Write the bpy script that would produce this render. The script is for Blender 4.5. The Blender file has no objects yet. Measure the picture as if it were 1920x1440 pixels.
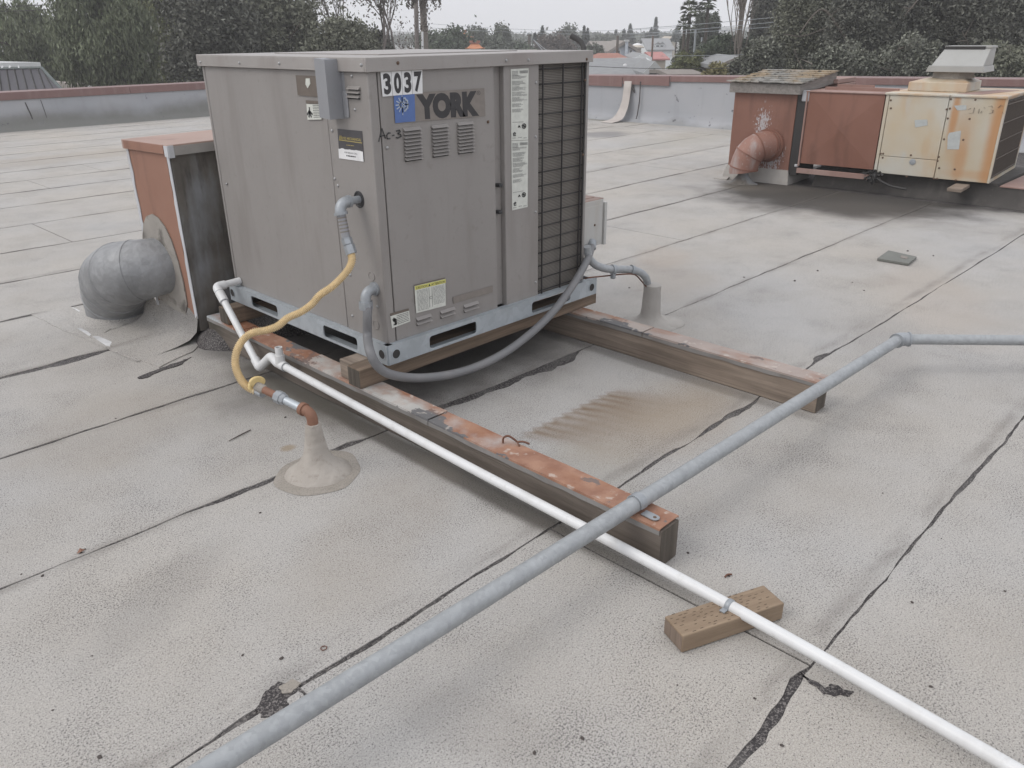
import bpy, math, random
import numpy as np
from mathutils import Matrix, Vector
R = math.radians
SC = bpy.context.scene
COL = SC.collection
# ------------------------------------------------------------------ camera
CAMP = dict(f=1485.04, yaw=-0.79341, pitch=0.41562, roll=-0.01066, x=-1.9691, y=-2.7088, z=1.6)
def _axes(yaw, pitch, roll):
    f = np.array([-math.sin(yaw)*math.cos(pitch), math.cos(yaw)*math.cos(pitch), -math.sin(pitch)])
    r = np.array([math.cos(yaw), math.sin(yaw), 0.]); u = np.cross(r, f)
    c, s = math.cos(roll), math.sin(roll)
    return f, c*r+s*u, -s*r+c*u
F_, R_, U_ = _axes(CAMP['yaw'], CAMP['pitch'], CAMP['roll'])
CP = np.array([CAMP['x'], CAMP['y'], CAMP['z']])
cd = bpy.data.cameras.new('camera'); cam = bpy.data.objects.new('camera', cd); COL.objects.link(cam)
cd.sensor_width = 36; cd.lens = CAMP['f']/1920*36; cd.clip_end = 2000; cd.clip_start = .05
cam.matrix_world = Matrix(((R_[0], U_[0], -F_[0], CP[0]), (R_[1], U_[1], -F_[1], CP[1]), (R_[2], U_[2], -F_[2], CP[2]), (0, 0, 0, 1)))
SC.camera = cam
SC.render.resolution_x = 1024; SC.render.resolution_y = 768
# ------------------------------------------------------------------ sky, sun, exposure
SUN_DIR = np.array([-.62, .30, .72]); SUN_DIR /= np.linalg.norm(SUN_DIR)
w = bpy.data.worlds.new('World'); SC.world = w; w.use_nodes = True
nt = w.node_tree; nt.nodes.clear()
sky = nt.nodes.new('ShaderNodeTexSky'); sky.sky_type = 'NISHITA'; sky.sun_disc = False
sky.sun_elevation = math.asin(SUN_DIR[2]); sky.sun_rotation = math.atan2(SUN_DIR[0], SUN_DIR[1]); sky.dust_density = 3; sky.air_density = 1.2
tc = nt.nodes.new('ShaderNodeTexCoord'); sep = nt.nodes.new('ShaderNodeSeparateXYZ'); nt.links.new(tc.outputs['Generated'], sep.inputs[0])
ov = nt.nodes.new('ShaderNodeValToRGB')          # overcast layer: brighter towards the zenith, as an overcast sky is
nt.links.new(sep.outputs[2], ov.inputs[0])
e = ov.color_ramp.elements; e[0].position = 0; e[0].color = (.80, .81, .86, 1); e[1].position = 1; e[1].color = (1.0, 1.0, 1.02, 1)
m1 = e.new(.12); m1.color = (.79, .80, .86, 1)
sc_ = nt.nodes.new('ShaderNodeVectorMath'); sc_.operation = 'SCALE'; nt.links.new(ov.outputs[0], sc_.inputs[0]); sc_.inputs[3].default_value = 9.2
cn = nt.nodes.new('ShaderNodeTexNoise'); cn.inputs['Scale'].default_value = 1.6; cn.inputs['Detail'].default_value = 4
mpn = nt.nodes.new('ShaderNodeMapping'); mpn.inputs['Scale'].default_value = (1, 1, 3.5); nt.links.new(tc.outputs['Generated'], mpn.inputs[0]); nt.links.new(mpn.outputs[0], cn.inputs[0])
mr = nt.nodes.new('ShaderNodeMapRange'); mr.inputs[1].default_value = .3; mr.inputs[2].default_value = .7; mr.inputs[3].default_value = .95; mr.inputs[4].default_value = 1.05
nt.links.new(cn.outputs[0], mr.inputs[0])
sc2 = nt.nodes.new('ShaderNodeVectorMath'); sc2.operation = 'SCALE'; nt.links.new(sc_.outputs[0], sc2.inputs[0]); nt.links.new(mr.outputs[0], sc2.inputs[3])
mx = nt.nodes.new('ShaderNodeMix'); mx.data_type = 'RGBA'; mx.inputs[0].default_value = .88
nt.links.new(sky.outputs[0], mx.inputs[6]); nt.links.new(sc2.outputs[0], mx.inputs[7])
bg = nt.nodes.new('ShaderNodeBackground'); bg.inputs[1].default_value = .1; out = nt.nodes.new('ShaderNodeOutputWorld')
nt.links.new(mx.outputs[2], bg.inputs[0]); nt.links.new(bg.outputs[0], out.inputs[0])
sd = bpy.data.lights.new('sun', 'SUN'); sd.energy = .75; sd.angle = R(28); sd.color = (1, .97, .93)
so = bpy.data.objects.new('sun', sd); COL.objects.link(so)
so.rotation_euler = Vector(tuple(SUN_DIR)).to_track_quat('Z', 'Y').to_euler()
so.location = (0, 0, 30)
SC.view_settings.view_transform = 'Standard'; SC.view_settings.look = 'None'; SC.view_settings.exposure = .45; SC.view_settings.gamma = 1
SC.view_settings.use_curve_mapping = False
SC.render.engine = 'CYCLES'
# ------------------------------------------------------------------ points seen in the photograph, put onto real planes
def ray(px, py): return F_ + R_*(px-960)/CAMP['f'] - U_*(py-720)/CAMP['f']
def G(px, py, z=0.): d = ray(px, py); return CP + d*(z-CP[2])/d[2]
def PX(px, py, x=0.): d = ray(px, py); return CP + d*(x-CP[0])/d[0]
def PY(px, py, y=0.): d = ray(px, py); return CP + d*(y-CP[1])/d[1]
def DD(px, py, depth): return CP + ray(px, py)*depth
def PN(px, py, P, n): d = ray(px, py); n = np.asarray(n, float); return CP + d*((np.asarray(P)-CP)@n)/(d@n)
def proj(P): d = np.asarray(P, float)-CP; k = d@F_; return 960+CAMP['f']*(d@R_)/k, 720-CAMP['f']*(d@U_)/k
def depth(P): return (np.asarray(P, float)-CP)@F_
def ZAT(P, py):
    lo, hi = -6., 30.
    for _ in range(50):
        m = (lo+hi)/2
        if depth((P[0], P[1], m)) > .02 and proj((P[0], P[1], m))[1] > py: lo = m
        else: hi = m
    return (lo+hi)/2
# ------------------------------------------------------------------ objects
_inv = {}
def tag(o, label=None, cat=None, group=None, kind=None):
    if label: o['label'] = label
    if cat: o['category'] = cat
    if group: o['group'] = group
    if kind: o['kind'] = kind
    return o
def thing(name, label, cat, loc=(0, 0, 0), rz=0, group=None, kind=None):
    o = bpy.data.objects.new(name, None); COL.objects.link(o); o.empty_display_size = .1
    o.location = tuple(float(a) for a in loc); o.rotation_euler = (0, 0, rz)
    M = Matrix.Translation(o.location) @ Matrix.Rotation(rz, 4, 'Z')
    _inv[o.name] = np.array(M.inverted())
    return tag(o, label, cat, group, kind)
def nrm(a): a = np.asarray(a, float); return a/np.linalg.norm(a)
class MB:
    def __init__(s): s.v = []; s.f = []
    def add(s, vs, fs):
        n = len(s.v); s.v += [tuple(float(c) for c in p) for p in vs]; s.f += [tuple(i+n for i in f) for f in fs]; return s
    def hexa(s, p): return s.add(p, [(0, 3, 2, 1), (4, 5, 6, 7), (0, 1, 5, 4), (1, 2, 6, 5), (2, 3, 7, 6), (3, 0, 4, 7)])
    def box(s, x0, y0, z0, x1, y1, z1):
        x0, x1 = min(x0, x1), max(x0, x1); y0, y1 = min(y0, y1), max(y0, y1); z0, z1 = min(z0, z1), max(z0, z1)
        return s.hexa([(x0, y0, z0), (x1, y0, z0), (x1, y1, z0), (x0, y1, z0), (x0, y0, z1), (x1, y0, z1), (x1, y1, z1), (x0, y1, z1)])
    def obox(s, o, a, b, c):   # corner o and three edge vectors (right handed)
        o, a, b, c = map(lambda t: np.asarray(t, float), (o, a, b, c))
        if np.dot(np.cross(a, b), c) < 0: a, b = b, a
        return s.hexa([o, o+a, o+a+b, o+b, o+c, o+a+c, o+a+b+c, o+b+c])
    def prism(s, poly, ext):   # poly: list of 3d points, extruded by ext
        n = len(poly); ext = np.asarray(ext, float); P = [np.asarray(p, float) for p in poly]
        nn = np.zeros(3)
        for i in range(n): nn += np.cross(P[i], P[(i+1) % n])
        if nn@ext > 0: P = P[::-1]
        vs = P + [p+ext for p in P]
        return s.add(vs, [tuple(range(n)), tuple(range(2*n-1, n-1, -1))] + [(i, i+n, (i+1) % n+n, (i+1) % n) for i in range(n)])
    def ring_sweep(s, rings, caps=True, closed=True):
        k = len(rings[0]); n = len(s.v)
        for r in rings: s.v += [tuple(float(c) for c in p) for p in r]
        for i in range(len(rings)-1):
            for j in range(k):
                a = n+i*k+j; b = n+i*k+(j+1) % k; s.f.append((a, b, b+k, a+k))
        if caps: s.f.append(tuple(n+j for j in range(k-1, -1, -1))); s.f.append(tuple(n+(len(rings)-1)*k+j for j in range(k)))
        return s
    def tube(s, pts, r, seg=10, caps=True):
        P = [np.asarray(p, float) for p in pts]; m = len(P)
        rr = r if hasattr(r, '__len__') else [r]*m
        T = [nrm(P[min(i+1, m-1)]-P[max(i-1, 0)]) for i in range(m)]
        a = np.array([0, 0, 1.]) if abs(T[0][2]) < .9 else np.array([1., 0, 0])
        u = nrm(np.cross(a, T[0])); rings = []
        for i in range(m):
            u = nrm(u-T[i]*(u@T[i])); v = np.cross(T[i], u)
            rings.append([P[i]+rr[i]*(math.cos(t)*u+math.sin(t)*v) for t in [2*math.pi*j/seg for j in range(seg)]])
        return s.ring_sweep(rings, caps)
    def lathe(s, c, prof, seg=24, axis=(0, 0, 1), wob=0, rnd=None, caps=True):
        c = np.asarray(c, float); ax = nrm(axis); a = np.array([1., 0, 0]) if abs(ax[0]) < .9 else np.array([0, 1., 0])
        u = nrm(np.cross(ax, a)); v = np.cross(ax, u); ph = [random.random()*6 for _ in range(3)]
        rings = []
        for r, z in prof:
            ring = []
            for j in range(seg):
                t = 2*math.pi*j/seg; q = 1+wob*(math.sin(2*t+ph[0])*.5+math.sin(3*t+ph[1])*.3+math.sin(7*t+ph[2])*.2)
                ring.append(c+ax*z+r*q*(math.cos(t)*u+math.sin(t)*v))
            rings.append(ring)
        return s.ring_sweep(rings, caps)
    def quad(s, a, b, c, d): return s.add([a, b, c, d], [(0, 1, 2, 3)])
    def mesh(s, name, parent=None, smooth=35):
        V = np.array(s.v, float).reshape(-1, 3)
        root = parent
        while root is not None and root.parent is not None: root = root.parent
        if root is not None and root.name in _inv:
            M = _inv[root.name]; V = V@M[:3, :3].T+M[:3, 3]
        me = bpy.data.meshes.new(name); me.from_pydata(V.tolist(), [], s.f)
        if smooth: me.polygons.foreach_set('use_smooth', [True]*len(me.polygons)); me.set_sharp_from_angle(angle=R(smooth))
        me.update(); return me
    def build(s, name, mat, parent=None, bevel=0, smooth=35, **k):
        me = s.mesh(name, parent, smooth); me.materials.append(mat)
        o = bpy.data.objects.new(name, me); COL.objects.link(o)
        if parent is not None: o.parent = parent
        if bevel:
            b = o.modifiers.new('bevel', 'BEVEL'); b.width = bevel; b.segments = 2; b.limit_method = 'ANGLE'; b.angle_limit = R(40)
        if k: tag(o, **k)
        return o
def struct(mb, name, mat, **k): return mb.build(name, mat, None, kind='structure', **k)
def catmull(P, n=8):
    P = [np.asarray(p, float) for p in P]; Q = [2*P[0]-P[1]]+P+[2*P[-1]-P[-2]]; o = []
    for i in range(1, len(Q)-2):
        for j in range(n):
            t = j/n; a, b, c, d = Q[i-1:i+3]
            o.append(.5*((2*b)+(c-a)*t+(2*a-5*b+4*c-d)*t*t+(3*b-a-3*c+d)*t**3))
    o.append(P[-1]); return o
def tube_rings(P, r, seg=16):
    P = [np.asarray(p, float) for p in P]; m = len(P); T = [nrm(P[min(i+1, m-1)]-P[max(i-1, 0)]) for i in range(m)]; u = nrm(np.cross((0, 0, 1.) if abs(T[0][2]) < .9 else (1., 0, 0), T[0])); o = []
    for i in range(m): u = nrm(u-T[i]*(u@T[i])); v = np.cross(T[i], u); o.append([P[i]+r*(math.cos(t)*u+math.sin(t)*v) for t in [2*math.pi*j/seg for j in range(seg)]])
    return o
def resample(P, step):
    P = np.array(P); L = np.r_[0, np.cumsum(np.linalg.norm(np.diff(P, axis=0), axis=1))]; t = np.linspace(0, L[-1], max(2, int(L[-1]/step)))
    return np.stack([np.interp(t, L, P[:, k]) for k in range(3)], 1)
def fillet(P, r, n=6):
    P = [np.asarray(p, float) for p in P]; o = [P[0]]
    for i in range(1, len(P)-1):
        a = nrm(P[i-1]-P[i]); b = nrm(P[i+1]-P[i]); A = P[i]+a*r; B = P[i]+b*r
        for k in range(n+1): t = k/n; o.append((1-t)**2*A+2*t*(1-t)*P[i]+t*t*B)
    return o+[P[-1]]
# ------------------------------------------------------------------ materials
class NB:
    def __init__(s, name, rough=.8, metal=0., spec=None, world=False):
        s.m = bpy.data.materials.new(name); s.m.use_nodes = True; s.t = s.m.node_tree; s.b = s.t.nodes['Principled BSDF']
        s.b.inputs['Roughness'].default_value = rough; s.b.inputs['Metallic'].default_value = metal
        if spec is not None: s.b.inputs['Specular IOR Level'].default_value = spec
        if world: s.co = s.n('ShaderNodeNewGeometry').outputs['Position']
        else: s.co = s.n('ShaderNodeTexCoord').outputs['Object']
    def n(s, t): return s.t.nodes.new(t)
    def ln(s, a, b):
        if isinstance(a, (int, float)): b.default_value = a
        elif isinstance(a, tuple): b.default_value = a+(1,) if len(a) == 3 and len(b.default_value) == 4 else a
        else: s.t.links.new(a, b)
    def map(s, scale=(1, 1, 1), rot=(0, 0, 0), loc=(0, 0, 0), co=None):
        m = s.n('ShaderNodeMapping'); s.ln(co or s.co, m.inputs[0]); m.inputs['Scale'].default_value = scale; m.inputs['Rotation'].default_value = rot; m.inputs['Location'].default_value = loc; return m.outputs[0]
    def noise(s, scale, detail=3, co=None, rough=.55, dist=0, lo=None, hi=None):
        q = s.n('ShaderNodeTexNoise'); s.ln(co or s.co, q.inputs['Vector']); q.inputs['Scale'].default_value = scale; q.inputs['Detail'].default_value = detail; q.inputs['Roughness'].default_value = rough; q.inputs['Distortion'].default_value = dist
        return q.outputs[0] if lo is None else s.mr(q.outputs[0], lo, hi)
    def vor(s, scale, co=None, feat='F1', out='Distance'):
        q = s.n('ShaderNodeTexVoronoi'); s.ln(co or s.co, q.inputs['Vector']); q.inputs['Scale'].default_value = scale; q.feature = feat; return q.outputs[out]
    def wave(s, scale, co=None, dist=2, detail=2, dscale=1, direction='X', kind='BANDS'):
        q = s.n('ShaderNodeTexWave'); s.ln(co or s.co, q.inputs['Vector']); q.wave_type = kind; q.inputs['Scale'].default_value = scale; q.inputs['Distortion'].default_value = dist; q.inputs['Detail'].default_value = detail; q.inputs['Detail Scale'].default_value = dscale
        if kind == 'BANDS': q.bands_direction = direction
        return q.outputs['Fac']
    def mr(s, x, a, b, c=0., d=1., sm=False):
        q = s.n('ShaderNodeMapRange'); q.clamp = True
        if sm: q.interpolation_type = 'SMOOTHSTEP'
        for v, i in ((x, 0), (a, 1), (b, 2), (c, 3), (d, 4)): s.ln(v, q.inputs[i])
        return q.outputs[0]
    def ma(s, op, a, b=0., c=0.):
        q = s.n('ShaderNodeMath'); q.operation = op
        for v, i in ((a, 0), (b, 1), (c, 2)): s.ln(v, q.inputs[i])
        return q.outputs[0]
    def mul(s, a, b): return s.ma('MULTIPLY', a, b)
    def addm(s, a, b): return s.ma('ADD', a, b)
    def mx(s, a, b): return s.ma('MAXIMUM', a, b)
    def mix(s, f, a, b, mode='MIX'):
        q = s.n('ShaderNodeMix'); q.data_type = 'RGBA'; q.blend_type = mode; s.ln(f, q.inputs[0]); s.ln(a, q.inputs[6]); s.ln(b, q.inputs[7]); return q.outputs[2]
    def xyz(s, co=None):
        q = s.n('ShaderNodeSeparateXYZ'); s.ln(co or s.co, q.inputs[0]); return q.outputs
    def isl(s): return s.n('ShaderNodeNewGeometry').outputs['Random Per Island']
    def orand(s): return s.n('ShaderNodeObjectInfo').outputs['Random']
    def ell(s, c, rx, ry, rot=0, soft=.3, warp=.2, ws=4, plane='xy'):   # blotch with a noisy outline, 1 inside
        o = s.xyz(); X, Y = {'xy': (o[0], o[1]), 'xz': (o[0], o[2]), 'yz': (o[1], o[2])}[plane]
        x = s.ma('SUBTRACT', X, float(c[0])); y = s.ma('SUBTRACT', Y, float(c[1])); cr, sr = math.cos(rot), math.sin(rot)
        a = s.ma('DIVIDE', s.addm(s.mul(x, cr), s.mul(y, sr)), rx); b = s.ma('DIVIDE', s.addm(s.mul(x, -sr), s.mul(y, cr)), ry)
        d = s.ma('SQRT', s.addm(s.mul(a, a), s.mul(b, b)))
        d = s.addm(d, s.mul(s.ma('SUBTRACT', s.noise(ws, 5), .5), warp*4))
        return s.mr(d, 1-soft, 1+soft, 1., 0., True)
    def col(s, c): s.ln(c, s.b.inputs['Base Color']); return s
    def rough(s, r): s.ln(r, s.b.inputs['Roughness']); return s
    def bump(s, h, strength=.3, dist=.01):
        q = s.n('ShaderNodeBump'); q.inputs['Strength'].default_value = strength; q.inputs['Distance'].default_value = dist; s.ln(h, q.inputs['Height']); s.t.links.new(q.outputs[0], s.b.inputs['Normal']); return s
def paint(name, c, rough=.6, metal=0, var=.12, dirt=None, dirtamt=.35, scale=3, streak=True, world=False):
    b = NB(name, rough, metal, world=world)
    n1 = b.noise(scale, 5); k = b.mr(n1, .25, .75, 1-var, 1+var)
    q = b.n('ShaderNodeVectorMath'); q.operation = 'SCALE'; q.inputs[0].default_value = c; b.ln(k, q.inputs[3]); o = q.outputs[0]
    if dirt:
        st = b.noise(2.2, 6, co=b.map((3.5, 3.5, .6)) if streak else None, lo=.52, hi=.75)
        sp = b.noise(28, 4, lo=.6, hi=.75)
        o = b.mix(b.mul(b.mx(st, b.mul(sp, .7)), dirtamt), o, dirt)
    b.col(o); b.bump(b.addm(b.mul(b.noise(60, 3), .06), b.noise(2.2, 3, co=b.map(loc=(5, 1, 3)))), .35, .022); return b.m
def plain(name, c, rough=.6, metal=0):
    b = NB(name, rough, metal); k = b.noise(30, 3, lo=.2, hi=.8); b.col(b.mix(k, tuple(x*.86 for x in c), tuple(min(1, x*1.1) for x in c))); return b.m
M = {}
HAZE = 0.0019
# ================================================================== MATERIALS
def roof_mat():
    b = NB('granulated_cap_sheet', .92, spec=.25, world=True)
    big = b.noise(.55, 5, lo=.35, hi=.65); o = b.mix(big, (.415, .384, .343), (.388, .38, .372))
    o = b.mix(b.mul(b.noise(1.5, 5, rough=.65, lo=.46, hi=.72), .45), o, (.285, .255, .22))
    o = b.mix(b.mul(b.noise(.9, 5, co=b.map((1, 1, 1), loc=(7, 3, 0)), lo=.52, hi=.75), .4), o, (.44, .435, .43))
    pk = b.noise(2.6, 7, rough=.68, co=b.map((1, 1, 1), loc=(3, 9, 0)), lo=.44, hi=.72)            # worn patches
    # --- stains that lie on the sheet
    xy = b.xyz()
    xw = b.addm(xy[0], b.mul(xy[1], .35)); rib = b.ma('SINE', b.mul(b.addm(xw, b.mul(b.noise(3, 2), .12)), 2*math.pi/.068))
    ew = b.addm(xy[1], b.mul(rib, .012)); st = b.mul(b.mr(ew, -.565, -.60, 0, 1, True), b.mr(ew, -.66, -1.0, 1, 0, True))
    st = b.mul(st, b.mul(b.mr(xw, -.02, .12, 0, 1, True), b.mr(xw, .62, .78, 1, 0, True)))
    st = b.mul(st, b.mr(b.mul(rib, b.mr(ew, -.75, -.6, 0, 1)), -1, 1, .5, 1.)); st = b.mul(st, b.mr(b.noise(5, 5), .25, .6, .6, 1))
    st2 = b.ell((.85, -.95), .45, .2, 0, .8, .15)
    # dark wet run-off by the second unit, grime round the bases, and painted shade
    # --- granules
    gr = b.noise(240, 2, rough=.7); o = b.mix(b.mr(gr, .4, .66, .0, .62), o, b.mix(.6, o, (.84, .82, .78)))
    gd = b.noise(165, 3, rough=.8, co=b.map(loc=(5, 5, 5)))
    thr = b.mr(pk, 0, 1, .578, .498); sp = b.ma('GREATER_THAN', gd, thr)
    sp = b.mr(b.ma('SUBTRACT', gd, thr), -.01, .05, 0, 1)
    o = b.mix(b.mul(sp, .8), o, (.10, .095, .095))
    for (c, rx, ry, rot, amt, colr) in STAINS_AND_SHADE:
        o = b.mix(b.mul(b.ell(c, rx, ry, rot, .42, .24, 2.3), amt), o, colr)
    o = b.mix(b.mul(st2, .5), o, (.29, .205, .115)); o = b.mix(b.mul(st, .85), o, (.185, .115, .055))
    fy = b.ma('PINGPONG', b.addm(xy[1], .115), .489); sd = b.mul(b.mr(fy, 0, .055, 1, 0, True), b.mul(b.noise(3.5, 5, co=b.map((1, 3, 1)), lo=.38, hi=.62), b.mr(xy[1], 4.3, 4.8, 1, 0)))
    o = b.mix(b.mul(sd, .42), o, (.15, .135, .12))
    gb = b.noise(55, 4, rough=.7, lo=.3, hi=.7); o = b.mix(b.mul(gb, .16), o, (.2, .19, .19))
    b.col(o); b.bump(b.addm(gr, gd), .8, .004); return b.m
def tar_mat():
    b = NB('dark_roof_tar', .75, world=True); g = b.noise(160, 3, rough=.8); o = b.mix(b.mr(g, .5, .6), (.026, .022, .023), (.19, .175, .165))
    o = b.mix(b.mul(b.noise(6, 3, lo=.5, hi=.7), .4), o, (.2, .19, .18)); b.col(o); b.bump(g, .5, .003); return b.m
def galv_mat(name='galvanised_steel', c=(.40, .425, .445), metal=.45, rough=.5, rust=0, sc=1., drk=.35, bmp=None):
    b = NB(name, rough, metal); v = b.vor(45*sc, out='Color'); s_ = b.n('ShaderNodeSeparateColor'); b.ln(v, s_.inputs[0])
    o = b.mix(s_.outputs[0], tuple(x*.92 for x in c), tuple(min(1, x*1.07) for x in c))
    o = b.mix(b.mul(b.noise(7*sc, 5, lo=.5, hi=.8), drk), o, tuple(x*.6 for x in c))
    o = b.mix(b.mul(b.noise(24*sc, 5, lo=.55, hi=.75), .2), o, (.58, .59, .60))
    if rust: o = b.mix(b.mul(b.noise(5*sc, 6, lo=.55, hi=.68, co=b.map(loc=(3, 1, 2))), rust), o, (.27, .115, .05))
    b.col(o); b.bump(b.noise(bmp or 80, 4), .7 if bmp else .12, .03 if bmp else .002); return b.m
def wood_mat(name, c1, c2, axis='x', dark=(.05, .04, .03), darkamt=.5, sc=1., rough=.85, stain=None):
    b = NB(name, rough); s3 = dict(x=(.8, 14, 14), y=(14, .8, 14), z=(14, 14, .8))[axis]; s4 = dict(x=(.5, 40, 40), y=(40, .5, 40), z=(40, 40, .5))[axis]
    g = b.noise(2*sc, 5, co=b.map(s3), dist=.6, lo=.3, hi=.7); o = b.mix(g, c1, c2)
    g2 = b.noise(3*sc, 4, co=b.map(s4), rough=.7, lo=.48, hi=.75); o = b.mix(b.mul(g2, darkamt), o, dark)
    pt = b.noise(3, 5, lo=.5, hi=.75, co=b.map(loc=(4, 4, 4))); o = b.mix(b.mul(pt, .4), o, tuple(x*.5 for x in c1))
    if stain: o = b.mix(b.mul(b.noise(1.6, 4, lo=.55, hi=.68), stain[1]), o, stain[0])
    b.col(o); b.bump(b.ma('SUBTRACT', g, g2), .35, .004); return b.m
def rust_cap_mat(name='rusted_flashing', paintc=(.36, .35, .34), amount=.5, off=0, red=(.235, .10, .055)):
    b = NB(name, .75); o = b.mix(b.noise(6, 4, lo=.3, hi=.7), paintc, tuple(x*1.25 for x in paintc))
    co = b.map((1, 1, 1), loc=(off, off*.7, 0)); r = b.noise(2.6, 6, rough=.6, co=co, lo=.5-.16*amount-.05, hi=.5-.16*amount+.12)
    rr = b.mix(b.noise(13, 5, lo=.35, hi=.65), red, (.35, .185, .115)); o = b.mix(b.mul(r, .92), o, rr)
    ch = b.noise(5, 6, rough=.68, co=b.map((1, .6, 1), loc=(9, 2, 1)), lo=.565, hi=.58); o = b.mix(ch, o, (.13, .128, .13)); o = b.mix(b.noise(4, 5, co=b.map((1, .5, 1), loc=(1, 6, 1)), lo=.5, hi=.65), o, b.mix(.5, (.25, .10, .045), rr))
    ch2 = b.noise(20, 5, lo=.6, hi=.66); o = b.mix(b.mul(ch2, .5), o, (.55, .50, .45)); b.col(o); b.bump(r, .15, .002); return b.m
def red_paint_mat(name, c=(.30, .125, .085), fade=(.37, .2, .16), runs=None, blister=None):
    b = NB(name, .62); o = b.mix(b.noise(1.8, 5, lo=.3, hi=.7), c, fade); o = b.mix(b.mul(b.noise(3, 5, co=b.map((2, 2, .5)), lo=.55, hi=.75), .5), o, tuple(x*.42 for x in c))
    if blister:   # paint bitten to grey below the lid
        o3 = b.xyz(); cy, cz, wd, hg = blister; k = b.ell((cy, cz), wd, hg, .0, .95, .10, 6, 'yz')
        k2 = b.ell((cy-.14, cz-.30), wd*1.6, hg*.9, .0, .95, .10, 6, 'yz'); k = b.mx(k, k2)
        o = b.mix(b.mul(b.ma('GREATER_THAN', b.addm(b.mul(k, .5), b.mul(b.noise(75, 3, co=b.map((1., 1, .45))), 1.3)), 1.03), .85), o, (.42, .41, .42))
    b.col(o); b.bump(b.noise(40, 3), .08, .003); return b.m
def leaf_mat(name, c, var=.5, tint=None):
    b = NB(name, .6, spec=.3); r = b.isl(); o = b.mix(r, tuple(x*(1-var) for x in c), tuple(x*(1+var*.9) for x in c))
    n = b.noise(.7, 3, lo=.35, hi=.65); o = b.mix(b.mul(n, .45), o, tint or tuple((x+.5*sum(c)/3)*.7 for x in c)); b.col(o)
    b.b.inputs['Subsurface Weight'].default_value = 0; return b.m
def print_mat(name, c): return plain(name, c, .7)
pA = G(1575, 378); pB = G(1480, 352); pC = G(1120, 222); pD = G(235, 600); pE = G(640, 720); pF = G(1640, 372)
STAINS_AND_SHADE = [(G(1575, 372)[:2], 1.25, .95, -1.35, .93, (.040, .035, .031)), (G(1500,355)[:2], .7, .7, -1.35, .9, (.06, .054, .046)), (G(1430,348)[:2], .45, .42, -1.35, .85, (.09, .08, .07)), (G(1620,392)[:2], .5, .35, -1.35, .6, (.09, .08, .07)), (G(1385,350)[:2], .25, .22, -1.35, .8, (.12, .105, .085)), (G(1760, 382)[:2], .7, .22, -1.4, .85, (.06, .055, .05)), (pC[:2], 1.2, .35, 1.5, .7, (.13, .13, .10)),
          (G(1130, 252)[:2], .5, .35, 0, .6, (.17, .17, .18)), (G(440, 640)[:2], .22, .45, 0, .6, (.11, .105, .1)), ((.6, .62), .95, .72, 0, .85, (.06, .055, .05)), ((-.18, -.4), .05, 1.25, 0, .8, (.07, .062, .05)), ((-.22, .5), .12, .5, 0, .6, (.12, .11, .09)),  # includes shade painted under the big unit and along the drain pipe
          ((1.27, -.55), .05, .8, 0, .5, (.13, .12, .11)), (G(1660, 640)[:2], .5, .2, .4, .25, (.24, .22, .2)), (G(870, 1350)[:2], .10, .25, .3, .2, (.22, .2, .18)), (G(1750,560)[:2], .8, .3, .5, .25, (.42,.34,.27)), (G(200,800)[:2], .5, .3, .5, .3, (.33,.28,.22)), (G(700,1000)[:2], .5, .2, .5, .25, (.34,.29,.23)), (G(80,300)[:2], 2.5, .5, 0, .4, (.36,.31,.25)), (G(1300,260)[:2], 1.5, .5, 0, .35, (.36,.33,.27)), (G(1120, 870)[:2], .2, .2, 0, .2, (.3, .27, .2)),  # first entry paints shade on the ground beside the right-hand timber
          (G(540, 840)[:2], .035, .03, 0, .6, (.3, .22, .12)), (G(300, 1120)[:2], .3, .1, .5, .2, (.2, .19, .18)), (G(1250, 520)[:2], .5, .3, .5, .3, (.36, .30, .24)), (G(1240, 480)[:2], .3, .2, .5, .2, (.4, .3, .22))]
def apron_mat():
    b = NB('smeared_sealant', .8); o = b.mix(b.noise(4, 5, lo=.3, hi=.7), (.27, .25, .225), (.36, .335, .30)); o = b.mix(b.mul(b.noise(5, 6, rough=.65, co=b.map(loc=(4, 2, 7)), lo=.5, hi=.62), .85), o, (.09, .08, .07)); b.col(o); b.bump(b.noise(11, 6), .6, .015); return b.m
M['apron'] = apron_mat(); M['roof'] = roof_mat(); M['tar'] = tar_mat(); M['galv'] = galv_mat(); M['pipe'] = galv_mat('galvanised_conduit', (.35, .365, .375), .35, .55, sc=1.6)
M['rail'] = galv_mat('galvanised_rail', (.43, .47, .50), .4, .45, sc=.6); M['redsmear'] = paint('smeared_red_elbow', (.27, .14, .105), .6, 0, .1, (.37, .345, .335), .95, 4); M['silver'] = galv_mat('dull_silver_duct', (.27, .275, .28), .3, .55, sc=.6, drk=1., bmp=6)
M['york'] = paint('taupe_cabinet_paint', (.262, .245, .232), .5, 0, .07, (.15, .13, .115), .38, 2)
M['york_lid'] = paint('taupe_lid_paint', (.31, .29, .275), .5, 0, .08, (.2, .16, .14), .4, 2)
M['groove'] = plain('dark_joint', (.03, .028, .027)); M['black'] = plain('black_plastic', (.03, .03, .032), .5)
M['shroud'] = paint('grey_sheet_cover', (.27, .275, .29), .45, .1, .08, (.2, .19, .18), .3)
M['pvc'] = paint('white_pvc', (.655, .66, .66), .38, 0, .05, (.42, .40, .37), .5); M['pvcline'] = plain('pvc_joint', (.35, .36, .37))
M['hose'] = plain('yellow_gas_hose', (.66, .52, .31), .5); M['hose_cap'] = plain('yellow_plastic', (.68, .52, .24), .5)
M['conduit'] = paint('grey_liquid_tight', (.175, .175, .18), .5, 0, .08, (.25, .24, .23), .4); M['fitting'] = galv_mat('zinc_fitting', (.33, .35, .37), .4, .5)
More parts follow.
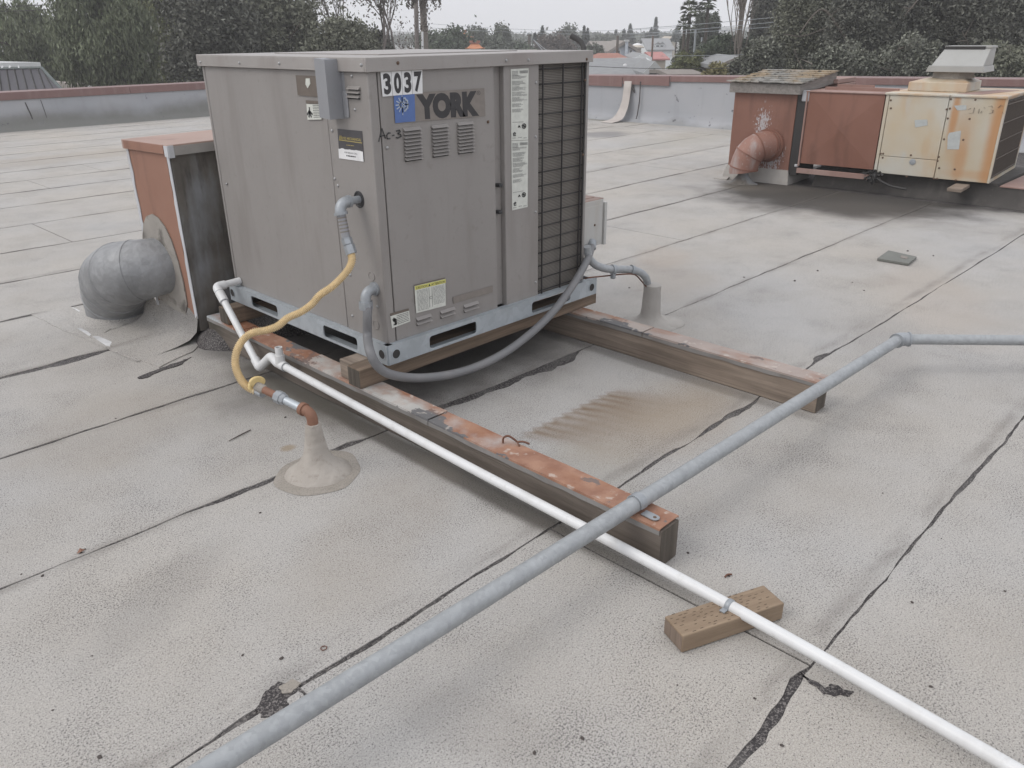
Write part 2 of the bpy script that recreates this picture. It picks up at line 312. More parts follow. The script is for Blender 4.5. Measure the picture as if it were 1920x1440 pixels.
M['timber'] = wood_mat('weathered_timber', (.115, .095, .078), (.185, .155, .13), 'y', stain=((.05, .048, .035), .7), darkamt=.6)
M['timber2'] = wood_mat('weathered_timber_lighter', (.19, .15, .118), (.31, .25, .20), 'y', darkamt=.55, stain=((.08, .065, .05), .4))
M['beam'] = wood_mat('old_cross_beam', (.135, .098, .07), (.26, .19, .135), 'x', darkamt=.6); M['endgrain'] = wood_mat('dark_end_grain', (.07, .058, .045), (.13, .11, .09), 'z', darkamt=.7, sc=1.5)
M['block'] = wood_mat('cut_wood_block', (.21, .15, .10), (.30, .225, .155), 'x', darkamt=.3, dark=(.12, .075, .04)); M['blockend'] = wood_mat('block_end', (.17, .13, .10), (.24, .18, .14), 'z', darkamt=.3)
M['slit'] = plain('wood_slit', (.06, .038, .022)); M['board'] = wood_mat('grey_fascia_board', (.19, .175, .16), (.29, .27, .25), 'x', darkamt=.35)
M['cap1'] = rust_cap_mat('rusted_flashing', amount=.95); M['cap1b'] = rust_cap_mat('grey_flashing', amount=-.6, paintc=(.33, .35, .36)); M['cap1c'] = rust_cap_mat('pale_flashing', (.38, .37, .35), amount=.05, off=3); M['cap2'] = rust_cap_mat('faded_flashing', (.33, .285, .255), amount=-.05, off=5, red=(.45, .24, .14)); M['cap2b'] = rust_cap_mat('pinkish_flashing', (.30, .25, .225), amount=-1., off=6)
M['edge'] = paint('flashing_edge', (.22, .21, .2), .7, 0, .2, (.14, .09, .07), .5, 6)
M['rust'] = plain('rusty_iron', (.15, .07, .045), .8); M['copper'] = plain('rust_brown_iron', (.22, .11, .07), .7)

def mastic_mat():
    b = NB('tan_mastic', .85); o = b.mix(b.noise(8, 5, lo=.3, hi=.7), (.33, .30, .265), (.43, .395, .355)); o = b.mix(b.mul(b.noise(22, 6, rough=.7, lo=.55, hi=.7), .6), o, (.2, .17, .145))
    o = b.mix(b.mul(b.mr(b.xyz()[2], .0, .03, 1, 0), b.mul(b.noise(14, 5, lo=.4, hi=.6), .7)), o, (.24, .215, .185)); b.col(o); b.bump(b.addm(b.noise(16, 5), b.mul(b.wave(9, dist=6, kind='RINGS'), .09)), .7, .012); return b.m
M['mastic'] = mastic_mat(); M['mastic_old'] = paint('grey_mastic', (.37, .35, .325), .85, 0, .12, (.24, .22, .19), .45, 7)
def mastic_rim():
    b = NB('mastic_rim', .85); o = b.mix(b.noise(10, 4, lo=.3, hi=.7), (.27, .245, .21), (.33, .30, .265)); o = b.mix(b.mul(b.noise(160, 3, lo=.5, hi=.62), .4), o, (.13, .12, .11)); b.col(o); return b.m
M['mastic_rim'] = mastic_rim()
M['whiteish'] = None; M['terra'] = red_paint_mat('terracotta_paint', (.265, .135, .092), (.32, .175, .125)); M['terra_top'] = red_paint_mat('terracotta_top', (.33, .215, .175), (.40, .30, .255))
M['red'] = red_paint_mat('red_oxide_paint', (.20, .088, .058), (.235, .112, .08)); M['redfade'] = red_paint_mat('faded_red_paint', (.26, .15, .12), (.34, .235, .205))
M['redbl'] = red_paint_mat('blistered_red_paint', (.195, .09, .062), (.24, .12, .088), blister=(-.03, .60, .09, .24))
def dark_side():
    b = NB('tarred_duct_side', .75); o = b.mix(b.noise(3, 6, lo=.35, hi=.65), (.085, .075, .065), (.17, .155, .135))
    k = b.noise(2.2, 5, co=b.map((2.2, 2.2, .7)), lo=.46, hi=.62); o = b.mix(b.mul(k, .8), o, (.27, .285, .30)); k = b.noise(7, 5, co=b.map((2, 2, .4)), lo=.58, hi=.7); o = b.mix(b.mul(k, .6), o, (.03, .026, .022))
    b.col(o); b.bump(b.noise(12, 5), .3, .01); return b.m
M['tarside'] = dark_side(); M['seal'] = paint('white_sealant', (.52, .53, .55), .7, 0, .12, (.3, .28, .26), .4)
M['curbdark'] = paint('dark_curb', (.055, .05, .046), .8, 0, .2, (.12, .11, .1), .6, 4)  # near-black curb colour with paler blotches
def cream(name, rusty):
    b = NB(name, .5); o = b.mix(b.noise(1.7, 4, lo=.35, hi=.65), (.50, .42, .30), (.50, .485, .43)); k = b.noise(2.0, 5, co=b.map((1.2, 1.2, .45), loc=(2, 2, 1)), lo=.5-.08*rusty, hi=.66)
    o = b.mix(b.mul(k, .55+.3*rusty), o, (.47, .27, .12)); k2 = b.noise(3, 5, lo=.6, hi=.7, co=b.map((1, 1, .6))); o = b.mix(b.mul(k2, .5), o, (.45, .50, .53)); b.col(o); return b.m
M['cream'] = cream('cream_enamel', .25); M['creamrust'] = cream('rust_stained_enamel', 1.25); M['creamtop'] = cream('cream_top', .8); M['bluepatch'] = plain('bare_patch', (.43, .45, .44), .6)
M['hood'] = paint('grey_hood_paint', (.36, .36, .345), .5, 0, .06, (.25, .24, .2), .3); M['darkgrille'] = plain('dark_grille', (.045, .04, .032), .7)
def shingle():
    b = NB('lichen_shingle', .9); o = b.mix(b.noise(9, 5, lo=.35, hi=.65), (.17, .165, .15), (.34, .33, .31)); o = b.mix(b.mul(b.noise(2.4, 5, lo=.45, hi=.6), .75), o, (.31, .225, .13)); o = b.mix(b.noise(14, 6, lo=.58, hi=.66), o, (.06, .055, .045)); b.col(o); b.bump(b.noise(12, 5), .5, .02); return b.m
M['shingle'] = shingle()
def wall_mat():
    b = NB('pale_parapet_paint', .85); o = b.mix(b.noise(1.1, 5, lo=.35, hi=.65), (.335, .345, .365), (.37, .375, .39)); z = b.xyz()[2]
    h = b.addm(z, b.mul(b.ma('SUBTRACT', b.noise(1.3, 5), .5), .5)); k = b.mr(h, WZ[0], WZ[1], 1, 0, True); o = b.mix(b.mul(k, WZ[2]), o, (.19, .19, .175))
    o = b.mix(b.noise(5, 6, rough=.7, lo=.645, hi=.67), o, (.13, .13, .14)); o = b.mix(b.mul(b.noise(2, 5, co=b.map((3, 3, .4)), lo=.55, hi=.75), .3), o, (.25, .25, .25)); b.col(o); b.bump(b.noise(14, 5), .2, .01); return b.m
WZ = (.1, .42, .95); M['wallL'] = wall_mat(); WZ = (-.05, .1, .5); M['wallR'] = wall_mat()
M['coping'] = paint('maroon_coping', (.195, .115, .105), .5, 0, .1, (.27, .2, .185), .5, 2); M['whitetar'] = paint('white_chalk', (.6, .6, .6), .8, 0, .2, (.3, .3, .3), .8, 9)
M['flap'] = paint('peeled_membrane', (.47, .43, .40), .85, 0, .1, (.33, .29, .26), .5, 5)
M['white'] = plain('white_label', (.72, .72, .72), .5); M['pale'] = plain('pale_label', (.60, .61, .56), .5); M['ink'] = plain('printed_ink', (.045, .045, .045), .6); M['grayink'] = plain('faint_ink', (.28, .28, .27), .7)
M['logo'] = plain('letter_charcoal', (.034, .032, .034), .5); M['blue'] = plain('blue_badge', (.085, .15, .36), .5); M['ltgray'] = plain('badge_grey', (.42, .47, .53), .5); M['yellow'] = plain('caution_yellow', (.60, .57, .16), .6)
M['brownlab'] = plain('brown_label', (.14, .115, .095), .6); M['taupe2'] = plain('faded_tape', (.215, .19, .17), .6); M['stick'] = plain('dark_sticker', (.06, .057, .062), .4); M['gold'] = plain('gold_print', (.42, .34, .12), .5)
M['screw'] = plain('screw_head', (.36, .36, .36), .4, .5); M['darkscrew'] = plain('rusty_screw', (.12, .075, .05), .7)
def coil():
    b = NB('condenser_coil', .7, .1); o3 = b.xyz(); k = b.ma('SINE', b.mul(o3[2], 2*math.pi/.0075)); k = b.mr(k, -1, 1, 0, 1); o = b.mix(k, (.085, .078, .07), (.235, .215, .19)); n = b.noise(4, 5, lo=.35, hi=.7); o = b.mix(b.mul(n, .35), o, (.12, .105, .09)); b.col(o); b.bump(k, .5, .004); return b.m
M['coil'] = coil(); M['wire'] = plain('black_guard_wire', (.022, .02, .02), .5); M['box'] = paint('pale_grey_enclosure', (.46, .455, .435), .5, 0, .06, (.36, .3, .24), .4)
M['whisk'] = plain('pebble_dark', (.07, .058, .052), .8); M['tile'] = paint('slate_chip', (.16, .165, .15), .8, 0, .15, (.09, .09, .08), .4, 8)
M['bark'] = plain('bark', (.10, .085, .07), .9); M['barklight'] = plain('pale_bark', (.22, .19, .165), .9); M['twig'] = plain('grey_twig', (.16, .14, .13), .9)
# ================================================================== THE ROOF
rnd = random.Random(4)
def wig(seed, amp, sc):
    r = random.Random(seed); ph = [(r.uniform(0, 6.28), sc*f*r.uniform(.8, 1.2), a) for f, a in ((1, .5), (2.3, .3), (5.1, .25), (11, .16), (23, .12))]
    return lambda x: amp*sum(a*math.sin(k*x+p) for p, k, a in ph)
XW, YW = 11.5, 15.2
flat = MB(); flat.box(-9, -9, -5.15, XW+.35, YW+.35, -.004); flat_roof = struct(flat, 'flat_roof', M['tar'])
_inv[flat_roof.name] = np.eye(4)
seams = [-8.95, -7.98, -7.0, -6.03, -5.05, -4.08, -3.1, -2.115, -1.15, -.115, .87, 1.83, 2.82, 3.75, 4.72, 5.8, 6.85, 7.76, 8.63, 9.53, 10.5, 11.48, 12.45, 13.4, 14.3, 15.2]
# local widenings of the seams: seam index -> (x centre, half width, extra gap, side +1 above the seam, -1 below)
wide = {9: [(-.80, .16, .028, -1), (-.35, .08, .03, 1), (.62, .40, .045, -1), (1.0, .12, .05, -1), (.2, .15, .02, 1)], 8: [(.95, .14, .018, 1), (1.15, .1, .02, -1), (.5, .1, .012, 1), (-1.35, .1, .012, 1), (-1.0, .14, .008, -1), (2.0, .06, .03, 1)],
        7: [(-.48, .15, .020, -1), (-.28, .05, .016, 1), (.9, .3, .004, 1)], 10: [(-.45, .3, .008, 1), (-1.2, .2, .01, -1)], 11: [(-.9, .2, .03, -1), (-.75, .1, .02, 1)], 12: [(-.7, .1, .02, 1)]}
auto = {}; ra = random.Random(77)
for i in range(5, 16):
    x = -3.
    while x < 7: x += ra.uniform(.25, .9); auto.setdefault(i, []).append((x, ra.uniform(.04, .16), ra.uniform(.0005, .006 if i < 11 else .013), ra.choice((1, -1))))
def edge(i, x, side):
    y = seams[i]; c = wig(i*7, .010, 1.2)(x); j = wig(i*7+(1 if side > 0 else 2), .0026 if y < 3 else .005, 23)(x)
    g = .0042 if y < 1.5 else (.009 if y < 6 else .017)
    g *= 1+.6*wig(i*3+5, 1, 2.2)(x)
    for cx, hw, ex, sd in wide.get(i, [])+auto.get(i, []):
        if sd == side and abs(x-cx) < hw*1.6: g += ex*max(0, 1-((x-cx)/(hw*1.6))**2)**1.2*(1+.35*wig(i+int(cx*10), 1, 30)(x))
    return y+c+side*max(.0008, g+j)
def cross(px, py): p = G(px, py); return p
ends = {}   # sheet index (between seams i and i+1) -> x positions of end laps
def lap(px1, py1, px2, py2):
    a, b_ = G(px1, py1), G(px2, py2); ym = (a[1]+b_[1])/2
    for i in range(len(seams)-1):
        if seams[i] < ym < seams[i+1]: ends.setdefault(i, []).append((a[0]+b_[0])/2)
lap(72, 422, 127, 453); lap(83, 345, 90, 356); lap(150, 308, 185, 318); lap(1123, 283.4, 1220, 295); lap(1410, 1188, 1519, 1250); lap(1140, 424, 1262, 447)
lap(140, 572, 215, 650); ends.setdefault(5, []).append(1.1); ends.setdefault(12, []).append(6.9); ends.setdefault(6, []).append(-3)
first_sheet = []
for i in range(len(seams)-1):
    y0, y1 = seams[i], seams[i+1]; xe = XW-.95 if y0 < 12.4 and y0 > -1.2 else XW-.02
    if -4.9 < y0 < -1.2 or y0 < -1: xe = XW-.02
    if -2.3 < y0 < 1.5: xe = 6.93-.12
    if 1.5 < y0 < 2: xe = XW-.95
    cuts = [-8.97]+sorted(ends.get(i, []))+[xe]
    for a, c in zip(cuts[:-1], cuts[1:]):
        a += .004; c -= .004; xs = []; x = a
        while x < c: xs.append(x); x += .035 if (-2.2 < x < 4 and y0 < 3) else (.15 if x < 8 else .3)
        xs.append(c); top, bot = [], []
        for x in xs: bot.append((x, edge(i, x, 1))); top.append((x, edge(i+1, x, -1)))
        m = MB(); n = len(xs); V = [(x, y, 0) for x, y in bot]+[(x, y, 0) for x, y in top]+[(x, y, -.006) for x, y in bot]+[(x, y, -.006) for x, y in top]
        Fc = []
        for k in range(n-1): Fc += [(k, k+1, n+k+1, n+k), (2*n+k+1, 2*n+k, k, k+1)[::1], (n+k, n+k+1, 3*n+k+1, 3*n+k)]
        Fc += [(0, n, 3*n, 2*n), (n-1, 3*n-1, 4*n-1, 2*n-1)]
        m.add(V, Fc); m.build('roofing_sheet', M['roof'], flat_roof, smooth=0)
# strips that run the other way along the right parapet and round the second unit's curb
def sheet_poly(x0, y0, x1, y1, st=.2, z=0, mat=None, amp=.006, name='roofing_sheet', parent=None):
    P = []; 
    def run(a, b, s):
        n = max(2, int(np.linalg.norm(np.subtract(b, a))/st)); w1 = wig(s, amp, 3)
        for k in range(n): t = k/n; d = np.subtract(b, a)/np.linalg.norm(np.subtract(b, a)); nn = np.array([d[1], -d[0]]); q = np.array(a)+(np.array(b)-a)*t+nn*w1(t*n*st); P.append((q[0], q[1], z))
    for s, (a, b) in enumerate([((x0, y0), (x1, y0)), ((x1, y0), (x1, y1)), ((x1, y1), (x0, y1)), ((x0, y1), (x0, y0))]): run(a, b, s+int(x0*7+y0*3))
    return MB().prism(P, (0, 0, -.006)).build(name, mat or M['roof'], parent or flat_roof, smooth=0)
sheet_poly(XW-.935, 1.86, XW-.02, 6.6); sheet_poly(XW-.935, 6.63, XW-.02, 15.15)
# patches of newer and worn sheet, each lying on the roof
def patch(name, pts, mat, th=.004, jit=.006, seed=1, n=5):
    r = random.Random(seed); P = []
    for a, b in zip(pts, pts[1:]+pts[:1]):
        for k in range(n): t = k/n; q = np.array(a)*(1-t)+np.array(b)*t; P.append((q[0]+r.uniform(-jit, jit), q[1]+r.uniform(-jit, jit), 0))
    return MB().prism(P, (0, 0, th)).build(name, mat, flat_roof, smooth=0)
def gp(*pp): return [tuple(G(a, b)[:2]) for a, b in pp]
patch('tar_patch', gp((60, 590), (128, 575), (150, 583), (190, 605), (205, 618), (170, 640), (120, 622)), M['roof'], .003, .008, 3)
patch('tar_smear', gp((258, 709), (285, 697), (330, 681), (358, 671), (340, 684), (300, 697), (268, 711)), M['tar'], .004, .006, 5)
patch('tar_smear', gp((1500, 1262), (1512, 1270), (1548, 1290), (1560, 1283), (1600, 1300), (1590, 1308), (1540, 1300)), M['tar'], .003, .005, 6, 4)
patch('worn_patch', gp((478, 1330), (500, 1295), (522, 1280), (560, 1285), (572, 1300), (560, 1320), (520, 1345), (492, 1345)), M['tar'], .002, .004, 7, 4)
patch('repair_patch', gp((524, 1290), (548, 1275), (566, 1282), (548, 1300), (530, 1303)), M['mastic_rim'], .005, .002, 8, 4)
patch('repair_patch', gp((538, 1315), (560, 1298), (570, 1306), (564, 1322), (545, 1330)), M['roof'], .006, .002, 9, 4)
# ================================================================== PARAPETS
def parapet(name, label, along, n, prof, s0, s1, capsecs, mat, capw):
    """prof(s, q): wall face; along='x' or 'y'"""
    t = thing(name, label, 'parapet wall', (s0, n, 0) if along == 'x' else (n, s0, 0)); m = MB()
    P3 = (lambda s, d, z: (s, n+d, z)) if along == 'x' else (lambda s, d, z: (n+d, s, z))
    k = 14; ss = np.linspace(s0, s1, k); rings = []
    for s in ss:
        h = prof(s); w1 = wig(3, .012, .8)(s)
        rings.append([P3(s, d+w1*(z < h-.05), z) for d, z in ((-.16, -.003), (-.10, .018), (-.045, .06), (-.015, .12), (0, .22), (0, h-.02), (.30, h-.02), (.30, -.003))])
    m.ring_sweep(rings).build('wall_face', mat, t, smooth=30)
    for a, b in capsecs:
        c = MB(); za, zb_ = prof(a), prof(b); e = .012
        c.hexa([P3(a, -.03, za-capw), P3(b, -.03, zb_-capw), P3(b, .34, zb_-capw), P3(a, .34, za-capw), P3(a, -.03, za), P3(b, -.03, zb_), P3(b, .34, zb_+.01), P3(a, .34, za+.01)])
        c.build('coping', M['coping'], t, bevel=.006)
    return t
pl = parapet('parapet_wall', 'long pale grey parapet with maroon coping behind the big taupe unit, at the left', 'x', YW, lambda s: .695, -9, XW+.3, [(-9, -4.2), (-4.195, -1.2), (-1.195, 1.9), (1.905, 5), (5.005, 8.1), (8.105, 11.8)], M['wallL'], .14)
for (p1, p2, w1) in (((47, 192), (66, 236), .009), ((76, 187), (90, 228), .004)):
    a, b_ = PY(*p1, YW-.004), PY(*p2, YW-.004); MB().prism([a+(-w1, 0, 0), a+(w1, 0, 0), (a+b_)/2+(w1*2, 0, 0), b_+(w1*.6, -.0, 0), b_+(-w1, 0, 0), (a+b_)/2+(-w1*.4, 0, 0)], (0, -.006, 0)).build('tar_seam', M['tar'], pl, smooth=0)
hR = lambda s: .965-.0172*s
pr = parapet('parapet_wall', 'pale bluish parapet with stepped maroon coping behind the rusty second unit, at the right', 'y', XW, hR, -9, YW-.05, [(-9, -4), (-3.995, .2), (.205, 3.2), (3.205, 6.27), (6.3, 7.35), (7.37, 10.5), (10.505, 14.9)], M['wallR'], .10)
c = MB(); c.box(XW-.045, 6.28, hR(7)-.16, XW-.031, 7.36, hR(7)-.005); c.build('coping_front', M['coping'], pr); c = MB(); c.box(XW-.04, 7.38, hR(9)-.175, XW-.031, 14.9, hR(9)-.01); c.build('coping_front', M['coping'], pr)
m = MB(); q = [PX(1201, 153, XW-.05), PX(1199, 190, XW-.05), PX(1195, 215, XW-.06), PX(1193, 222, XW-.17)]; m.tube([tuple(a) for a in q], .012, 6); m.build('tar_seam', M['tar'], pr)
m = MB(); m.tube([tuple(PX(a, b, XW-.03)) for a, b in ((1184, 156), (1186, 165), (1190, 174))], [.02, .03, .008], 6); m.build('tar_seam', M['tar'], pr)
# curled membrane strip leaning down the right parapet
fl = thing('membrane_strip', 'pale curled strip of roofing hanging down the right parapet to the roof', 'roofing strip', (XW-.1, 7.3, 0))
cy0, cy1 = PX(1170, 160, XW-.06)[1], PX(1183.5, 160, XW-.06)[1]; m = MB()
zs = [(hR(7)-.11, -.055), (.6, -.07), (.4, -.10), (.25, -.14), (.12, -.22), (.05, -.30), (.018, -.42), (.008, -.6)]
rings = []
for k, (z, d) in enumerate(zs):
    sh = .0 if k < 3 else (k-2)*.012; rings.append([(XW+d, cy0+sh*2.2, z), (XW+d, cy1+sh*.2, z), (XW+d+.012, cy1+sh*.2, z+.012), (XW+d+.012, cy0+sh*2.2, z+.012)])
m.ring_sweep(rings).build('curled_sheet', M['flap'], fl, smooth=50)
# ================================================================== THE BIG TAUPE UNIT
W, D, zb, zt, ht, zr = 1.3597, 1.3873, .2527, 1.4725, .1568, .338
LT = zt+.052
ac = thing('rooftop_air_conditioner', 'large taupe rooftop air conditioner with YORK badge and number 3037 raised on timbers', 'air conditioner', (W/2, D/2, zb))
xg0 = PY(928, 250)[0]; xg1 = PY(946, 250)[0]; xc0 = PY(1010, 300)[0]; xc1 = PY(1096, 300)[0]
zc0, zc1 = PY(1050, 544)[2], zt-.003
yl = PX(632, 420)[1]; yb = PX(393, 200)[1]
T = .018
m = MB(); m.box(.03, .05, zr-.03, W-.02, D-.02, zt-.004); m.build('inner_cabinet', M['groove'], ac)
m = MB(); m.box(0, .0, zr, .045, yl-.006, zt); m.build('corner_post', M['york'], ac, bevel=.005)
m = MB(); m.box(.0035, yl+.001, zr+.004, .03, yb-.002, zt-.001); m.build('side_panel', M['york'], ac, bevel=.004)
m = MB(); m.box(.001, yb+.001, zr, .03, D, zt); m.build('rear_post', M['york'], ac, bevel=.006)
m = MB(); m.box(.051, .002, zr+.004, xg0, .04, zt-.001); fp = m.build('service_panel', M['york'], ac, bevel=.003)
m = MB(); m.box(xg0+.002, .028, zr+.01, xg1-.002, .045, zt-.001); m.build('channel_back', M['york'], ac)
m = MB(); m.box(xg1, 0, zr+.0, xc0, .045, zt); m.build('label_post', M['york'], ac, bevel=.004)
m = MB(); m.box(xc1, 0, zr+.0, W, .045, zt); m.box(xc0, .001, zr-.012, xc1, .03, zc0); m.build('grille_frame', M['york'], ac, bevel=.003)
m = MB(); m.box(xc0, .022, zc0, xc1, .05, zt-.002); m.build('coil', M['coil'], ac, smooth=0)
m = MB(); m.box(W-.02, .046, zr, W, D, zt); m.box(.03, D-.02, zr, W, D, zt); m.build('rear_panel', M['york'], ac)
# guard wires, each its own
gw = MB(); gw.tube([(xc0+.006, .006, 0), (xc1-.006, .006, 0)], .0034, 6); gme = gw.mesh('guard_wire', None, 60); gme.materials.append(M['wire'])
NW = 17; corr = np.array(_inv[ac.name])@np.array([0, 0, 0, 1.])
for k in range(NW):
    o = bpy.data.objects.new('guard_wire', gme); COL.objects.link(o); o.parent = ac; z = zc0+.03+(zc1-zc0-.05)*k/(NW-1); o.location = (corr[0], corr[1], corr[2]+z)
for px in (1017, 1053, 1087, 1092.5):
    x = PY(px, 330)[0]; m = MB(); m.tube([(x, 0.0005, zc0+.01), (x, .0005, zt-.004)], .0045, 6); m.build('guard_wire', M['wire'], ac, smooth=60)
# lid with a turned-down edge
o_ = .014; m = MB(); m.box(-o_, -o_, LT-.006, W+o_, D+o_, LT)
m.box(-o_, -o_, zt-.002, W+o_, -o_+.012, LT-.004); m.box(-o_, -o_+.012, zt-.002, -o_+.012, D+o_, LT-.004); m.box(W+o_-.012, -o_+.012, zt-.002, W+o_, D+o_, LT-.004); m.box(-o_+.012, D+o_-.012, zt-.002, W+o_-.012, D+o_, LT-.004)
lid = m.build('lid', M['york_lid'], ac, bevel=.003)
m = MB(); m.box(.25, .25, LT, 1.1, 1.1, LT+.004); m.build('top_panel', M['york_lid'], ac)
# base rails with fork slots
def rail(o, u, nrm_, L, z0, z1, slots, name='base_rail', holes=(), t=.006):
    o = np.array(o, float); u = np.array(u, float); n = np.array(nrm_, float); Z = np.array([0, 0, 1.]); m = MB(); xs = [0]
    def B(a, b, za, zz): m.obox(o+u*a+Z*za, u*(b-a), n*t, Z*(zz-za))
    last = 0; za, zz = z0+.013, z1-.018
    for a, b in slots:
        B(last, a, z0, z1); B(a, b, z0, za); B(a, b, zz, z1); r = .016
        for cx, cz, sx, sz in ((a, za, 1, 1), (b, za, -1, 1), (a, zz, 1, -1), (b, zz, -1, -1)):
            pl_ = [o+u*cx+Z*cz]+[o+u*(cx+sx*(r-r*math.sin(q)))+Z*(cz+sz*(r-r*math.cos(q))) for q in np.linspace(0, math.pi/2, 5)]
            m.prism(pl_, n*t)
        last = b
    B(last, L, z0, z1); m.obox(o+Z*z0, u*L, n*(-.045)+n*0, Z*.004); m.obox(o+Z*(z1-.004), u*L, n*(-.03), Z*.004)
    rb = m.build(name, M['rail'], ac, smooth=30)
    for a in holes:
        c = o+u*a+Z*((z0+z1)/2)+n*(t+.0008); h = MB(); h.lathe(c, [(.0001, .0012), (.021, .0012), (.021, 0)], 20, axis=n); h.build('rail_hole', M['groove'], rb)
        h = MB(); h.lathe(c, [(.021, .002), (.025, .002), (.025, 0), (.021, 0)], 20, axis=n, caps=False); h.build('hole_rim', M['rail'], rb)
    return rb
p = .0215; sx = [PY(a, b, -p)[0]+p for a, b in ((804, 640), (892, 610), (996, 575), (1068, 550))]; L1 = W+.085+p
rail((-p, -p, 0), (1, 0, 0), (0, -1, 0), L1, zb, zr+.006, [(sx[0], sx[1]), (sx[2], sx[3])], holes=(.04, L1-.045))
sy = [PX(a, b, -p)[1]+p for a, b in ((670, 625), (606, 600), (521, 575), (472, 555))]
rail((-p, -p, 0), (0, 1, 0), (-1, 0, 0), D+2*p, zb, zr+.006, [(sy[0], sy[1]), (sy[2], sy[3])], holes=(.035, D+2*p-.03))
m = MB(); m.box(-p+.002, D+p-.004, zb, W+.085, D+p, zr); m.box(W+.078, -p, zb, W+.084, D+p, zr); m.build('rear_rail', M['rail'], ac)
# --- things on the faces
def on(face, px, py, out=.0):     # a point of the photograph on the front or left face
    return PY(px, py, -out) if face == 'f' else PX(px, py, -out)
def decal(face, pts, mat, name, out=.0012, th=.001, parent=None, jag=None):
    P = [on(face, a, b, out) for a, b in pts]
    return MB().prism(P, (0, -th, 0) if face == 'f' else (-th, 0, 0)).build(name, mat, parent or ac, smooth=0)
def frame4(face, c):              # bilinear frame of four photo corners tl,tr,br,bl -> f(u,v), v down
    Q = [on(face, a, b, 0) for a, b in c]
    return lambda u, v: (Q[0]*(1-u)+Q[1]*u)*(1-v)+(Q[3]*(1-u)+Q[2]*u)*v
def strokes(fr, lst, r, mat, name, parent, face='f', out=.004):
    m = MB(); off = np.array((0, -out, 0) if face == 'f' else (-out, 0, 0))
    n = np.array((0, -1., 0) if face == 'f' else (-1., 0, 0))
    for st in lst:
        P = [fr(u, v)+off for u, v in st]
        for a, b in zip(P[:-1], P[1:]):
            d = b-a; L = np.linalg.norm(d)
            if L < 1e-6: continue
            d /= L; s_ = np.cross(n, d)*r; m.prism([a-d*r*.5-s_, b+d*r*.5-s_, b+d*r*.5+s_, a-d*r*.5+s_], n*.0006)
    return m.build(name, mat, parent, smooth=0)
def bars(fr, rows, mat, name, parent, face='f', out=.003, seed=1):   # rows: (v, u0, u1, height, gap prob)
    r = random.Random(seed); m = MB(); off = np.array((0, -out, 0) if face == 'f' else (-out, 0, 0)); n = off/np.linalg.norm(off)
    for v, u0, u1, h in rows:
        u = u0
        while u < u1:
            w1 = r.uniform(.03, .11); e = min(u+w1, u1)
            m.prism([fr(u, v)+off, fr(e, v)+off, fr(e, v+h)+off, fr(u, v+h)+off], n*.0003); u = e+.018
    return m.build(name, mat, parent, smooth=0, kind='stuff')
def text(s, name, fr, mat, parent, bold=.0, face='f', out=.003, u0=0, u1=1, v0=0, v1=1, shear=0):
    cu = bpy.data.curves.new('t', 'FONT'); cu.body = s; cu.size = 1; cu.offset = bold; cu.extrude = 0; cu.shear = shear; cu.resolution_u = 4
    to = bpy.data.objects.new('t', cu); COL.objects.link(to); bpy.context.view_layer.update()
    me = bpy.data.meshes.new_from_object(to.evaluated_get(bpy.context.evaluated_depsgraph_get())); bpy.data.objects.remove(to)
    V = np.array([v.co[:] for v in me.vertices]); Fs = [tuple(p.vertices) for p in me.polygons]
    a, b = V.min(0), V.max(0); U = (V[:, 0]-a[0])/(b[0]-a[0])*(u1-u0)+u0; Vv = (1-(V[:, 1]-a[1])/(b[1]-a[1]))*(v1-v0)+v0
    off = np.array((0, -out, 0) if face == 'f' else (-out, 0, 0)) if isinstance(face, str) else face
    m = MB(); m.add([fr(u, v)+off for u, v in zip(U, Vv)], Fs); return m.build(name, mat, parent, smooth=0)
# number plates 3 0 3 7
xs = [712.5, 733, 752.5, 771.5, 791.8]; yt = [134.2, 133, 131.9, 130.8, 129.6]; xbm = [717, 736.2, 755, 773.5, 792.6]; ybm = [181.3, 179.4, 177.8, 176.3, 175]
for k, ch in enumerate('3037'):
    c4 = [(xs[k]+.4, yt[k]), (xs[k+1]-.4, yt[k+1]), (xbm[k+1]-.4, ybm[k+1]), (xbm[k]+.4, ybm[k])]
    pl_ = decal('f', c4, M['white'], 'number_plate', .0025); text(ch, 'numeral', frame4('f', c4), M['logo'], pl_, .045, u0=.14, u1=.88, v0=.08, v1=.93, out=.0042)
# badge
c4 = [(740, 176), (908, 165), (910, 218), (742, 231)]; bd = decal('f', c4, M['taupe2'], 'badge', .0007); fr = frame4('f', [(738, 178.4), (777, 175.6), (778.6, 227.4), (741, 230.8)])
b2 = decal('f', [(738, 178.4), (777, 175.6), (778.6, 227.4), (741, 230.8)], M['blue'], 'badge_square', .0012, parent=bd)
st = []; cx, cy = .37, .36
for k in range(12):
    a = k*math.pi/6+math.pi/2; rr = .31; st.append([(cx+.11*math.cos(a), cy-.09*math.sin(a)), (cx+rr*math.cos(a), cy-rr*.9*math.sin(a))])
    if math.cos(a) > .1: 
        for s_ in (.6, -.6): bx, by = cx+.2*math.cos(a), cy-.18*math.sin(a); st.append([(bx, by), (bx+.1*math.cos(a+s_), by-.09*math.sin(a+s_))])
st += [[(cx+.12*math.cos(a), cy-.11*math.sin(a)) for a in np.linspace(math.pi/2, 3*math.pi/2, 8)], [(cx, .05), (cx, .72)], [(cx, cy), (cx+.3, cy)]]
strokes(fr, st, .0022, M['ltgray'], 'snowflake_sun', b2, out=.0026)
text('YORK', 'badge_lettering', frame4('f', [(779.5, 177), (896, 169.5), (898, 217.5), (783, 225)]), M['logo'], bd, .075, out=.0022)
text('®', 'registered_mark', frame4('f', [(893, 170.5), (900, 170), (900.5, 178), (893.5, 178.5)]), M['logo'], bd, 0, out=.0022)
